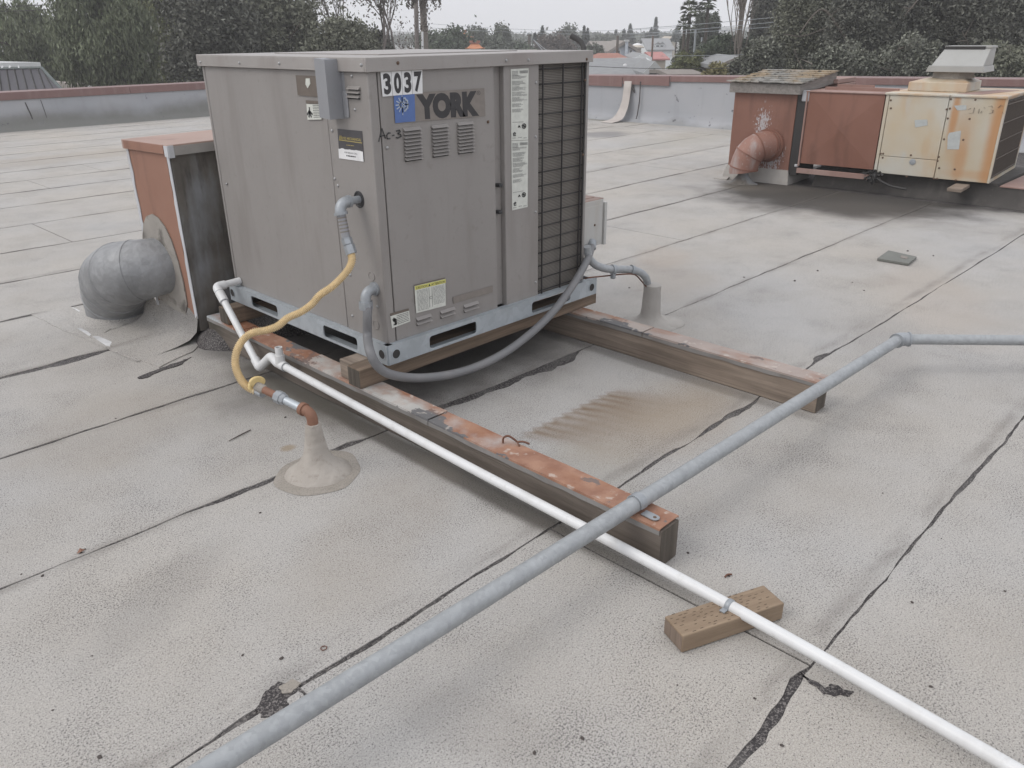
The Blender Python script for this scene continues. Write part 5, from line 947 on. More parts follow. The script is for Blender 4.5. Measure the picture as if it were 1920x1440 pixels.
LM = [('the mastic cone', 598, 886), ('the wood block', 1355, 1165), ('the lone slate tile', 1682, 488), ('the silver elbow', 232, 560), ('the tiny metal ring', 607, 1215), ('the rust-topped timber end', 1250, 1020), ('the pipe coupling', 1690, 640), ('the bottom left corner', 0, 1440), ('the bottom right corner', 1920, 1440), ('the left picture edge', 0, 1040), ('the worn seam patch', 530, 1320), ('the mastic column', 1218, 580), ('the sagging grey conduit', 800, 708), ('the right picture edge', 1920, 1100), ('the foreground conduit', 1000, 1060)]
r = random.Random(9); used = set(); ADJ = ['tiny', 'small', 'little', 'minute', 'stray']
for k, (px, py) in enumerate(bits):
    n_, lx, ly = min(LM, key=lambda q: math.hypot(q[1]-px, (q[2]-py)*1.3)); d = ('right' if px > lx else 'left') if abs(px-lx) > abs(py-ly) else ('below' if py > ly else 'above'); dist_ = math.hypot(px-lx, py-ly)
    near = 'just' if dist_ < 70 else ('some way' if dist_ < 200 else 'far'); lb = None
    for tail in ('', ', the nearer', ', the farther', ', rightmost', ', leftmost', ', outermost'):
        q = 'dark pebble on the roof %s %s %s%s' % (near, {'right': 'right of', 'left': 'left of', 'above': 'beyond', 'below': 'in front of'}[d], n_, tail)
        if q not in used: used.add(q); lb = q; break
    p = G(px, py); s_ = r.uniform(.0028, .0065)*(1 if py > 700 else 1.7); m = MB(); random.seed(k); m.lathe(p, [(s_*.9, .0005), (s_, s_*.35), (s_*.5, s_*.8), (.0002, s_*.85)], 7, wob=.5)
    o = m.build('pebble', M['whisk'], None, smooth=40); tag(o, lb, 'pebble', 'dark pebbles scattered over the roof')
tw_ = thing('twig', 'thin dry twig lying on the roof left of the mastic cone', 'twig', G(450, 815)); MB().tube([G(429, 827, .004), G(448, 817, .006), G(470, 806, .004)], [.0015, .003, .0025], 5).build('twig_stem', M['whisk'], tw_)
for (lbl, P) in (('curled dark twig lying just above the tiny ring near the middle bottom', None),): pass
rg2 = thing('metal_ring', 'tiny dark ring lying on the roof near the bottom seam', 'ring', G(607, 1215)); c = G(607, 1215, .003); MB().tube([c+(.0085*math.cos(t), .0085*math.sin(t), 0) for t in np.linspace(0, 2*math.pi, 19)], .0014, 6, caps=False).build('ring_band', M['rust'], rg2)
cw = thing('curled_twig', 'small curled brown twig lying beside the wood block', 'twig', G(1366, 1078)); MB().tube(catmull([G(1359, 1082, .003), G(1364, 1077, .008), G(1372, 1077, .004)], 4), .003, 5).build('twig_stem', M['rust'], cw)
for k, (a, b) in enumerate((((1795, 470), (1806, 477)), ((1808, 469), (1818, 470)), ((1793, 478), (1800, 480)))): pass
lf = thing('dry_leaf', 'crumpled pale brown leaf on the roof at the far left', 'leaf', G(153, 1035)); c = G(152, 1036); MB().add([c+(-.014, 0, .002), c+(0, -.01, .009), c+(.015, .002, .003), c+(.002, .011, .012)], [(0, 1, 3), (1, 2, 3)]).build('leaf_blade', M['copper'], lf, smooth=0)
# ================================================================== THE WORLD BEYOND THE ROOF
ZG = -5.15
eR = nrm(np.array([R_[0], R_[1], 0])); eF = nrm(np.array([F_[0], F_[1], 0])); Z = np.array((0, 0, 1.))
def earth_mat():
    b = NB('grass_and_asphalt', .95, world=True); o = b.mix(b.noise(.05, 4, lo=.4, hi=.6), (.075, .085, .05), (.14, .135, .125)); b.col(o); return b.m
g = MB(); g.box(-500, -500, ZG-.5, 700, 700, ZG); struct(g, 'ground', earth_mat())
L_ = {}
L_['olive'] = leaf_mat('olive_leaves', (.15, .155, .115), .5, (.165, .17, .125)); L_['dark'] = leaf_mat('dark_leaves', (.115, .118, .098), .5, (.13, .13, .105)); L_['willow'] = leaf_mat('willow_leaves', (.155, .175, .11), .45, (.165, .185, .11))
L_['yg'] = leaf_mat('yellow_green_leaves', (.12, .135, .055), .4, (.17, .17, .08)); L_['deep'] = leaf_mat('deep_green_leaves', (.078, .10, .066), .45, (.07, .09, .05)); L_['straw'] = leaf_mat('straw_leaves', (.22, .20, .10), .4, (.26, .24, .13))
L_['shine'] = leaf_mat('grey_green_leaves', (.145, .152, .12), .8, (.19, .19, .16)); L_['palm'] = leaf_mat('palm_leaves', (.13, .15, .095), .3); L_['far'] = leaf_mat('far_leaves', (.105, .12, .09), .35); L_['brown'] = leaf_mat('brown_leaves', (.10, .08, .065), .4); L_['conifer'] = leaf_mat('conifer_needles', (.05, .068, .055), .4)
nr_ = np.random.default_rng(11)
def leaves(name, mat, parent, C, size, asp=.5, droop=0., kind=None):
    n = len(C); a = nr_.normal(size=(n, 3)); a[:, 2] -= droop*2.2; a /= np.linalg.norm(a, axis=1)[:, None]
    b = nr_.normal(size=(n, 3)); b -= a*(a*b).sum(1)[:, None]; b /= np.linalg.norm(b, axis=1)[:, None]
    s = size*nr_.uniform(.6, 1.4, (n, 1)); a = a*s; b = b*s*asp
    V = np.empty((n, 4, 3)); V[:, 0] = C-a*.5; V[:, 1] = C+b*.5+a*.05; V[:, 2] = C+a*.5; V[:, 3] = C-b*.5+a*.05; V = V.reshape(-1, 3)
    root = parent
    if root is not None and root.name in _inv: Mi = _inv[root.name]; V = V@Mi[:3, :3].T+Mi[:3, 3]
    me = bpy.data.meshes.new(name); me.vertices.add(4*n); me.vertices.foreach_set('co', V.ravel()); me.loops.add(4*n); me.loops.foreach_set('vertex_index', np.arange(4*n, dtype=np.int32))
    me.polygons.add(n); me.polygons.foreach_set('loop_start', np.arange(0, 4*n, 4, dtype=np.int32)); me.polygons.foreach_set('loop_total', np.full(n, 4, dtype=np.int32)); me.update(calc_edges=True)
    me.materials.append(mat); o = bpy.data.objects.new(name, me); COL.objects.link(o); o.parent = parent
    if kind: o['kind'] = kind
    return o
def blob(c, rad, n, K, sg=.16, shell=.55, flat=1.):
    d = nr_.normal(size=(K, 3)); d /= np.linalg.norm(d, axis=1)[:, None]; rr = nr_.uniform(shell, 1., (K, 1))**.6; cc = d*rr*nr_.uniform(.8, 1.08, (K, 1))
    idx = nr_.integers(0, K, n); p = cc[idx]+nr_.normal(size=(n, 3))*sg*nr_.uniform(.6, 1.3, (K, 1))[idx]
    return np.asarray(c)+p*np.asarray(rad)
def limbs(base, top, c, rad, r0, mat, parent, n=7, seed=0, name='limb'):
    r = random.Random(seed)
    for k in range(n):
        t = r.uniform(.35, .9); a = base*(1-t)+top*t; e = np.asarray(c)+np.array([r.gauss(0, .5), r.gauss(0, .5), r.uniform(-.1, .8)])*np.asarray(rad); mid = (a+e)/2+np.array([r.gauss(0, .2), r.gauss(0, .2), r.uniform(-.3, .1)])
        m = MB(); P = catmull([a, mid, e], 4); m.tube(P, np.linspace(r0*.4, r0*.08, len(P)), 5)
        for q in range(3): s_ = P[r.randrange(3, len(P))]; m.tube([s_, s_+np.array([r.gauss(0, .35), r.gauss(0, .35), r.uniform(-.2, .5)])*np.asarray(rad)*.6], [r0*.12, r0*.04], 4)
        m.build(name, mat, parent, smooth=60)
def tree(label, px, dep, hw, yt, yb, lm, n, size, K=60, droop=0, asp=.5, group=None, bark='bark', nl=6, cat='tree', sg=.13, name='tree', seed=0, shell=.5):
    top = DD(px, yt, dep); bot = DD(px, yb, dep); rx = hw/CAMP['f']*dep; c = (top+bot)/2; c[:2] = DD(px, (yt+yb)/2, dep)[:2]; rz_ = (top[2]-bot[2])/2
    rad = np.array([rx, rx*.8, rz_]); base = np.array([c[0], c[1], ZG]); t = thing(name, label, cat, base, group=group)
    m = MB(); r0 = .05+rx*.055; P = catmull([base-Z*.1, base*.6+c*.4+(nr_.normal()*.1, nr_.normal()*.1, 0), c], 4); m.tube(P, np.linspace(r0, r0*.45, len(P)), 8); m.build('trunk', M[bark], t, smooth=60)
    if nl: limbs(base+Z*(c[2]-ZG)*.4, c+Z*rz_*.4, c, rad, r0, M[bark], t, nl, int(px))
    leaves('crown', L_[lm], t, blob(c, rad, n, K, sg, shell), size, asp, droop, kind=None); return t
# ---- left, behind the parapet
tree('light green weeping willow-like tree, leftmost, over the dark standing-seam roof', 30, 31, 80, -2, 185, 'willow', 22000, .17, 90, 1.2, .3)
tree('small bushy tree in the gap right of the leftmost willow-like tree', 105, 33, 48, 48, 190, 'willow', 12000, .16, 60, .5, .4)
tree('big pepper tree with drooping sprays left of the big unit', 195, 27, 88, -60, 180, 'willow', 34000, .18, 120, 1.3, .28, nl=9)
tree('brighter yellow-green tree whose top shows between two darker ones at the left', 300, 34, 75, -40, 180, 'yg', 20000, .17, 90, .3, .4)
tree('dark grey-green tree rising just over the left corner of the big unit', 400, 25, 92, -45, 185, 'dark', 36000, .13, 130, 0, .5, nl=9)
tree('olive tree with pale branches above the left half of the big unit', 530, 27, 84, -12, 170, 'olive', 32000, .13, 120, 0, .45, nl=9)
tree('low rounded bush in front of the slender bare trees', 640, 26, 72, 34, 180, 'olive', 24000, .12, 90, 0, .5)
tree('dense low dark bush beside the wooden utility pole at its left', 712, 29, 38, 60, 170, 'dark', 12000, .13, 50, 0, .5)
tree('yellow-green tree top peeking out high behind the olive tree', 470, 36, 60, -60, 120, 'yg', 14000, .17, 60, 0, .4)
tree('dark tree filling in behind the pepper tree', 250, 38, 110, -10, 175, 'dark', 16000, .22, 80)
tree('dark tree standing behind the leftmost willow-like tree', 120, 40, 60, 60, 175, 'dark', 9000, .24, 60)
tree('dark tree standing behind the olive tree', 470, 38, 110, 20, 175, 'dark', 14000, .22, 80)
def branchy(label, px, dep, ytop, spread, n, seed, name='bare_tree', lf=None, mat='twig', r0=.062, group=None, ybase=110, multi=3, ln=500):
    r = random.Random(seed); base = DD(px, ybase, dep); t = thing(name, label, 'tree', (base[0], base[1], ZG), group=group); b0 = np.array([base[0], base[1], ZG]); m = MB(); tips = []
    H = DD(px, ytop, dep)[2]
    def grow(p, d, L, rad, lv):
        P = [p]; 
        for k in range(4): d = nrm(d+np.array([r.gauss(0, .10), r.gauss(0, .10), .04])); P.append(P[-1]+d*L/4)
        m.tube(P, np.linspace(rad, rad*.6, 5), 5 if lv > 1 else 4, caps=False)
        if lv == 0: tips.append(P[-1]); tips.append(P[2]); return
        for k in range(n): i = r.randint(2, 4); q = nrm(d+np.array([r.gauss(0, .42), r.gauss(0, .42), r.uniform(.0, .4)])*spread); grow(P[i], q, L*r.uniform(.45, .7), rad*.5, lv-1)
    hs_ = base[2]; m.tube([b0, np.array([base[0], base[1], hs_])], [r0*1.3, r0], 7)
    for k in range(multi): grow(np.array([base[0], base[1], hs_])+np.array([r.gauss(0, .1), r.gauss(0, .1), -r.random()]), nrm(np.array([r.gauss(0, .25)*spread, r.gauss(0, .25)*spread, 1.])), (H-hs_)*.75, r0*.7, 3)
    m.build('trunk_and_branches', M[mat], t, smooth=60)
    if lf and tips:
        T = np.array(tips); idx = nr_.integers(0, len(T), ln); leaves('sparse_leaves', L_[lf], t, T[idx]+nr_.normal(size=(ln, 3))*.35, .10, .5)
    return t
branchy('slender half-bare tree with thin leaves, leftmost of those above the unit', 650, 30, -60, 1., 3, 1, lf='olive', ln=2200)
branchy('half-bare tree with two dark parallel stems above the unit', 705, 28, -70, .6, 3, 2, lf='olive', ln=900, multi=2)
branchy('half-bare spreading tree with curved low branches left of the utility pole', 737, 29, -50, 1.2, 3, 3, lf='brown', ln=1500, ybase=95)
branchy('thin brown twiggy shrub right of the low dark bush', 770, 34, 55, 1.3, 3, 7, lf='brown', ln=300, r0=.05, ybase=130)
# ---- skyline in the middle
mid = [('dark green rounded tree in front of the upper orange pagoda roof', 835, 62, 48, 55, 125, 'deep', 12000, .28), ('green tree right of the upper orange pagoda roof', 900, 78, 26, 50, 120, 'far', 6000, .3), ('pointed bright green tree behind the light grey pole', 942, 76, 15, 51, 120, 'far', 5000, .28),
       ('low hazy tree right of the light grey pole', 968, 85, 24, 74, 120, 'far', 4000, .3), ('small dark spreading tree beside the two-roofed gate', 925, 70, 22, 72, 120, 'far', 4000, .3), ('brownish rounded tree at the foot of the short dark pole', 1040, 80, 34, 68, 125, 'brown', 6000, .3), ('tall rounded grey-green tree left of the two thin cypresses', 1066, 95, 22, 48, 110, 'far', 6000, .32),
       ('bushy tree right of the bent chimney pipe', 1112, 70, 16, 84, 125, 'far', 3500, .3), ('flat-topped distant tree right of the cypresses', 1128, 120, 16, 66, 95, 'far', 3000, .4), ('low dark green tree just over the lid of the big unit', 985, 72, 20, 84, 125, 'deep', 4000, .3), ('pale distant tree over the brown-roofed house', 1150, 130, 16, 68, 90, 'far', 2500, .4)]
for a in mid: tree(a[0], a[1], a[2], a[3]*1.15, *a[4:7], int(a[7]*1.4), a[8], K=60, nl=3, shell=.2, sg=.2)
def conifer(label, px, dep, yt, yb, hw, n=1600, group=None, mat='conifer'):
    top, bot = DD(px, yt, dep), DD(px, yb, dep); t = thing('conifer', label, 'tree', (top[0], top[1], ZG), group=group); MB().tube([(top[0], top[1], ZG), (top[0], top[1], top[2]-.1)], [.22, .03], 6).build('trunk', M['bark'], t)
    w_ = 1.55*hw/CAMP['f']*dep; k = nr_.uniform(0, 1, n)**.7; lay = np.round(k*11)/11; k = k*.5+lay*.5; a = nr_.uniform(0, 6.28, n); rr = w_*k*(.75+.35*np.sin(lay*37))*np.sqrt(nr_.uniform(.1, 1, n)); C = np.stack([top[0]+rr*np.cos(a), top[1]+rr*np.sin(a), top[2]+(bot[2]-top[2])*k-rr*.15], 1)
    leaves('crown', L_[mat], t, C, .014*dep*.28, .45); return t
for a in [('thin cypress, left one of the closest pair on the skyline', 1095.5, 90, 50, 82, 3.2), ('thin cypress, right one of the closest pair on the skyline', 1102, 90, 54, 82, 2.8), ('conifer in front of the hazy hills, left of the rounded grey-green tree', 1017, 90, 50, 88, 8.5), ('tiny dark cypress just right of the short dark pole', 1003, 95, 63, 80, 2.2),
          ('thin hazy conifer above the brown-roofed house', 1155, 130, 57, 84, 5), ('narrow conifer left of the broad fir on the skyline', 1170.5, 125, 56, 84, 5), ('broad fir above the pale blue house', 1182, 120, 46, 82, 9), ('narrow little conifer left of the tallest ragged one', 1212.5, 130, 64, 84, 3), ('medium conifer touching the tallest ragged one on its left', 1221.5, 125, 53, 82, 7),
          ('tallest ragged conifer on the skyline, above the dormer house', 1230.5, 120, 33, 80, 6), ('blue-grey conifer at the left edge of the palm clump', 1270.5, 115, 48, 76, 7)]: conifer(*a, n=1800)
# ---- right hand clump
tree('tall leafy tree beside the two palms', 1322, 46, 30, 18, 110, 'far', 14000, .17, 70, nl=5)
tree('rounded mid green tree under the left palm', 1292, 42, 30, 60, 150, 'far', 10000, .15, 60)
tree('bright green bush behind the parapet, below the palms', 1290, 33, 36, 97, 160, 'yg', 12000, .13, 60, asp=.35)
tree('very dark dense round tree between the bright bush and the bare poplar', 1362, 34, 52, 60, 150, 'deep', 26000, .12, 100, nl=5)
tree('straw-coloured bush just above the parapet coping', 1343, 24, 30, 118, 165, 'straw', 9000, .10, 40, asp=.4)
tree('tall narrow dark tree right of the bare poplar', 1437, 38, 32, -60, 120, 'dark', 20000, .16, 100)
tree('grey-green shrub over the lichen-covered lid', 1432, 21, 46, 74, 160, 'shine', 20000, .085, 110, nl=9, bark='barklight')
tree('glossy leaved shrub beside the straw-coloured bush', 1392, 22, 30, 104, 165, 'shine', 9000, .08, 60, nl=5, bark='barklight')
big = [('large dark tree with an arching bare limb, leftmost of the right-hand mass', 1520, 24, 78, -70, 170, 'olive'), ('second large dark tree of the right-hand mass, with pale leaf sprays', 1620, 22, 84, -60, 175, 'dark'), ('third large dark tree of the right-hand mass, behind the grey hood', 1735, 23, 88, -70, 180, 'dark'), ('rightmost large tree at the picture edge, purplish dark', 1860, 22, 96, -70, 180, 'dark')]
for k, a in enumerate(big): tree(*a, 42000, .10, 170, bark='barklight', nl=16, asp=.45, shell=.3)
tree('lower glossy tree left of the grey hood', 1580, 19.5, 66, 82, 175, 'shine', 20000, .08, 110, nl=8, bark='barklight'); tree('lower glossy tree behind the grey hood', 1700, 20, 72, 66, 175, 'shine', 20000, .08, 110, nl=9, bark='barklight', shell=.3)
tree('pale sprayed shrub at the lower right edge behind the parapet', 1880, 19, 70, 80, 175, 'olive', 16000, .09, 90, nl=8, bark='barklight')
for k, px in enumerate((1565, 1640, 1720, 1850, 1960)): tree(['dark backing tree behind the arching limb', 'dark backing tree behind the pale leaf sprays', 'dark backing tree high above the grey hood', 'dark backing tree near the upper right corner', 'dark backing tree cut by the right picture edge'][k], px, 31, 110, -110, 170, 'dark', 22000, .2, 90, nl=0)
branchy('tall leafless poplar with many upright pale stems', 1386, 33, -110, .42, 4, 12, mat='barklight', r0=.04, multi=16, ybase=85)
# arching limb
al = thing('arching_limb', 'dark arching leafless limb in front of the right-hand trees', 'branch', DD(1550, 60, 21.5)); P = catmull([DD(a, b, 21.4) for a, b in ((1500, 62), (1522, 32), (1540, 18), (1556, 28), (1572, 52), (1590, 80), (1600, 130))], 6); MB().tube(P, np.linspace(.018, .05, len(P)), 7).build('limb', M['bark'], al)
for (pts) in ([(1560, 28), (1580, 10), (1600, -10)], [(1552, 50), (1530, 60), (1500, 68), (1470, 64)], [(1575, 55), (1610, 50), (1640, 62)]): MB().tube(catmull([DD(a, b, 21.4) for a, b in pts], 5), .014, 5).build('twig', M['bark'], al)
# palms
def palm(label, px, dep, y, rpx, seed):
    r = random.Random(seed); c = DD(px, y, dep); t = thing('palm_tree', label, 'palm tree', (c[0], c[1], ZG)); MB().tube([(c[0], c[1], ZG), c-Z*.1], [.10, .075], 8).build('trunk', M['bark'], t); L = rpx/CAMP['f']*dep
    for k in range(24):
        a = r.uniform(0, 6.28); el_ = r.uniform(-.6, 1.3); d = np.array([math.cos(a)*math.cos(el_), math.sin(a)*math.cos(el_), math.sin(el_)]); s_ = nrm(np.cross(d, Z)+1e-3); m = MB(); q = c+d*L*.5; m.tube([c, q], [.02, .012], 4)
        for j in range(13):
            f = -1.15+2.3*j/12; e_ = q+(d*math.cos(f)+s_*math.sin(f))*L*.55-Z*.12*L*abs(f); mm = (q+e_)/2; w_ = np.cross(e_-q, d); w_ = nrm(w_+1e-6)*.0; v_ = nrm(np.cross(e_-q, Z)+1e-6)*.07*L; m.add([q, mm+v_, e_-Z*.08*L, mm-v_], [(0, 1, 2, 3)])
        m.build('frond', L_['palm'], t, smooth=0)
palm('fan palm, left and lower one of the two palms', 1294, 38, 18, 22, 1); palm('fan palm, right one cut by the top of the picture', 1328, 38, 6, 20, 2)
palm('short fan palm crown hanging below the left palm', 1284, 38, 46, 16, 3)
# far woodland and hills that close the horizon
C = []
for px in range(-300, 2300, 9):
    d = nr_.uniform(170, 260); yh = 82.2-.01066*(px+696); n = 160; h = yh+nr_.uniform(-4, 4)+3; c = DD(px, (h+yh+16)/2, d); C.append(c+nr_.normal(size=(n, 3))*np.array([2.2, 2.2, abs(DD(px, h, d)[2]-c[2])*.6]))
leaves('far_woodland', L_['far'], None, np.concatenate(C), 1.0, .6); o = bpy.data.objects['far_woodland']; tag(o, 'hazy far-off line of trees along the horizon', 'woodland', kind='stuff')
hl = MB(); hv = []; hn = 60
for k in range(hn+1): px = -400+2800*k/hn; c = DD(px, 72-.0107*(px-960)*1-.5, 620); hv += [(c[0], c[1], ZG), (c[0], c[1], 2.5+2.*math.sin(k*.35)+1.5*math.sin(k*.83+1))]
hl.add([tuple(v) for v in hv]+[tuple(np.array(v)+np.append(eF[:2]*60, 0)) for v in hv], [(2*k, 2*k+2, 2*k+3, 2*k+1) for k in range(hn)]+[(2*k+1, 2*k+3, 2*k+3+2*(hn+1), 2*k+1+2*(hn+1)) for k in range(hn)]); struct(hl, 'hills', plain('hazy_hills', (.10, .115, .10), .9))
# ---- buildings
M['roofgrey'] = paint('grey_shingle_roof', (.25, .255, .26), .9, 0, .12); M['roofbrown'] = paint('brown_shingle_roof', (.235, .21, .19), .9, 0, .12); M['roofred'] = paint('red_brown_roof', (.30, .135, .10), .9, 0, .12); M['rooforange'] = paint('orange_tile_roof', (.50, .21, .11), .8, 0, .1); M['roofpink'] = paint('coral_roof', (.40, .17, .155), .8, 0, .1)
M['rooflight'] = paint('light_panel_roof', (.52, .53, .53), .6, 0, .08); M['wallblue'] = paint('pale_blue_siding', (.46, .50, .55), .8); M['wallwhite'] = paint('white_siding', (.68, .70, .70), .8); M['walltan'] = paint('tan_stucco', (.45, .40, .33), .8); M['walldark'] = paint('dark_gable', (.16, .165, .17), .8); M['glass'] = NB('window_glass', .15).col((.04, .05, .06)).m
M['metalroof'] = paint('dark_standing_seam', (.055, .052, .062), .5, .2, .1); M['seamtrim'] = paint('green_grey_trim', (.09, .11, .108), .5); M['poolroof'] = paint('teal_shed', (.30, .35, .37), .7)
def house(label, px0, px1, yr, ye, dep, dp, roof, wall, mode='side', wins=(), hip=0, over=.3, cat='house', name='house', chim=None, zb_=ZG, door=None):
    """side: ridge across the view; front: gable faces the camera"""
    A = DD(px0, ye, dep); B = DD(px1, ye, dep); zr_ = DD((px0+px1)/2, yr, dep+dp/2 if mode == 'side' else dep)[2]; zeave = (A[2]+B[2])/2; u_ = nrm(np.array([B[0]-A[0], B[1]-A[1], 0])); f_ = nrm(np.cross(Z, u_)); 
    if f_@eF < 0: f_ = -f_
    Lw = np.linalg.norm((B-A)[:2]); O = np.array([A[0], A[1], 0]); at = lambda a, b, z: O+u_*a+f_*b+Z*z
    t = thing(name, label, cat, at(Lw/2, dp/2, zb_)); m = MB()
    if mode == 'side':
        m.obox(at(over, over, zb_), u_*(Lw-2*over), f_*(dp-2*over), Z*(zeave-zb_-.02))
        if not hip:
            for a in (over, Lw-over-.15): m.prism([at(a, over, zeave-.02), at(a, dp-over, zeave-.02), at(a, dp/2, zr_-.12)], u_*.15)
        m.build('wall', wall, t); h = hip*Lw/2 if hip else 0; m = MB()
        for s_ in (0, 1):
            e0_, r_ = (0, dp/2) if s_ == 0 else (dp, dp/2); m = MB(); m.prism([at(0, e0_, zeave), at(Lw, e0_, zeave), at(Lw-h, r_, zr_), at(h, r_, zr_)], Z*.12); m.build('roof', roof, t, smooth=0)
        if hip:
            for a, b in ((0, h), (Lw, Lw-h)): m = MB(); m.prism([at(a, 0, zeave), at(b, dp/2, zr_), at(a, dp, zeave)], Z*.12); m.build('roof', roof, t, smooth=0)
    else:
        m.obox(at(over, over, zb_), u_*(Lw-2*over), f_*(dp-2*over), Z*(zeave-zb_-.02)); m.prism([at(over, over, zeave-.02), at(Lw-over, over, zeave-.02), at(Lw/2, over, zr_-.2)], f_*.15); m.build('wall', wall, t)
        for a in (0, Lw):
            m = MB(); m.prism([at(a, 0, zeave), at(Lw/2, 0, zr_), at(Lw/2, dp, zr_), at(a, dp, zeave)], Z*.14); m.build('roof', roof, t, smooth=0)
            m = MB(); m.prism([at(a, -.06, zeave-.14), at(Lw/2, -.06, zr_-.14), at(Lw/2, -.06, zr_+.16), at(a, -.06, zeave+.16)], f_*.05); m.build('bargeboard', M['wallwhite'] if wall is M['wallwhite'] else M['rooflight'] if wall is M['walldark'] else M['roofbrown'], t, smooth=0)
    for (px, py, w_, h_) in wins:
        c_ = PN(px, py, at(0, over-.02, 0), f_); w2, h2 = w_/CAMP['f']*dep, h_/CAMP['f']*dep; m = MB(); m.obox(c_-u_*(w2/2+.08)-Z*(h2/2+.08), u_*(w2+.16), f_*.04, Z*(h2+.16)); fw = m.build('window', M['wallwhite'], t); m = MB(); m.obox(c_-u_*w2/2-Z*h2/2-f_*.02, u_*w2, f_*.03, Z*h2); m.build('pane', M['glass'], fw)
    if chim: px, y0_, y1_, w_ = chim; c_ = PN(px, y1_, at(0, over-.5, 0), f_); w2 = w_/CAMP['f']*dep; z1_ = PN(px, y0_, at(0, over-.5, 0), f_)[2]; m = MB(); m.obox(np.array([c_[0], c_[1], zb_])-u_*w2/2, u_*w2, f_*.6, Z*(z1_-zb_)); ch_ = m.build('chimney', wall, t); m = MB(); m.obox(np.array([c_[0], c_[1], z1_])-u_*(w2/2+.08)-f_*.08, u_*(w2+.16), f_*.76, Z*.15); m.build('chimney_cap', M['rooflight'], ch_)
    return t
ha = house('low grey-roofed house closest behind the right parapet', 1085, 1236, 112.5, 146, 38, 9, M['roofgrey'], M['walldark'])
house('dark front gable with pale bargeboards beside the grey-roofed house', 1206, 1246, 121, 143, 36, 4, M['roofgrey'], M['walldark'], 'front', over=.25)
for (px, py) in ((1147, 127), (1172, 123.5)): vt = thing('roof_vent', 'white round-topped vent, %s on the low grey roof' % ('left one, flatter,' if px < 1160 else 'right one, taller,'), 'roof vent', DD(px, py, 40)); MB().lathe(DD(px, py+2, 40), [(.05, -.3), (.05, .05), (.10, .05), (.09, .12), (.0005, .16)] if px > 1160 else [(.12, -.1), (.12, .03), (.0005, .06)], 12).build('vent_cap', M['white'], vt)
house('light panel-roofed building behind the low grey roof', 1167, 1226, 111.5, 122, 48, 6, M['rooflight'], M['walltan'])
house('red-brown hip-roofed house in the middle distance', 1108, 1196, 102, 121, 58, 9, M['roofred'], M['walltan'], hip=.55)
house('small white gable house between the panel roof and the coral roof', 1191, 1222, 104, 112.5, 56, 6, M['roofgrey'], M['wallwhite'], 'front', wins=[(1203, 109.5, 1.5, 3)])
house('wide brown-roofed house left of the pale blue house', 1112, 1160, 79, 92, 82, 10, M['roofbrown'], M['wallblue'], wins=[(1151, 97, 7, 6), (1140, 97, 3, 6)])
house('pale blue two-storey house with tall chimney', 1140, 1202, 79, 99, 76, 10, M['roofbrown'], M['wallblue'], 'front', wins=[(1183, 98, 4, 6), (1160, 98, 4, 6)], chim=(1174.5, 78, 100, 5.5))
house('coral-roofed house left of the dark green trees', 1223, 1256, 99.5, 113, 66, 8, M['roofpink'], M['walltan'])
dh = house('grey house with white dormers under the tallest conifer', 1212, 1266, 73.5, 95, 100, 10, M['roofgrey'], M['wallwhite'])
for px in (1233, 1241): c_ = DD(px, 88, 101); m = MB(); m.obox(c_-eR*.32-Z*.35, eR*.64, eF*1.5, Z*.65); dm = m.build('dormer', M['wallwhite'], dh); m = MB(); m.obox(c_-eR*.18-Z*.18-eF*.02, eR*.36, eF*.03, Z*.36); m.build('pane', M['glass'], dm); m = MB(); m.prism([c_-eR*.42+Z*.3-eF*.1, c_+eR*.42+Z*.3-eF*.1, c_+Z*.62-eF*.1], eF*1.7); m.build('dormer_roof', M['roofgrey'], dm, smooth=0)
house('small tan building between the pale blue and dormer houses', 1190, 1208, 87, 90, 88, 6, M['walltan'], M['walltan'])
house('tan house with pale roof on the skyline beside the palm clump', 1252, 1272, 70, 77, 120, 8, M['walltan'], M['walltan'], 'front')
house('low brown roof just above the maroon coping', 1252, 1322, 136.5, 146, 27, 4, M['roofbrown'], M['walldark'])
house('grey-roofed house half hidden behind the glossy shrub', 1345, 1425, 112, 130, 30, 7, M['roofgrey'], M['walltan'], 'front')
house('grey-blue shed seen through the branches over the lid', 1452, 1510, 106, 112, 33, 5, M['poolroof'], M['poolroof'])
tn = thing('water_tank', 'pale rooftop tank seen above the tan skyline house', 'tank', DD(1195, 84, 92)); MB().lathe(DD(1195, 86, 92), [(.6, -.3), (.6, .1), (.3, .25), (.0005, .3)], 14).build('tank_shell', M['white'], tn)
hz_l = house('pale building front low behind the unit lid beside the short pole', 985, 1008, 96, 99, 60, 5, M['walltan'], M['wallblue'])
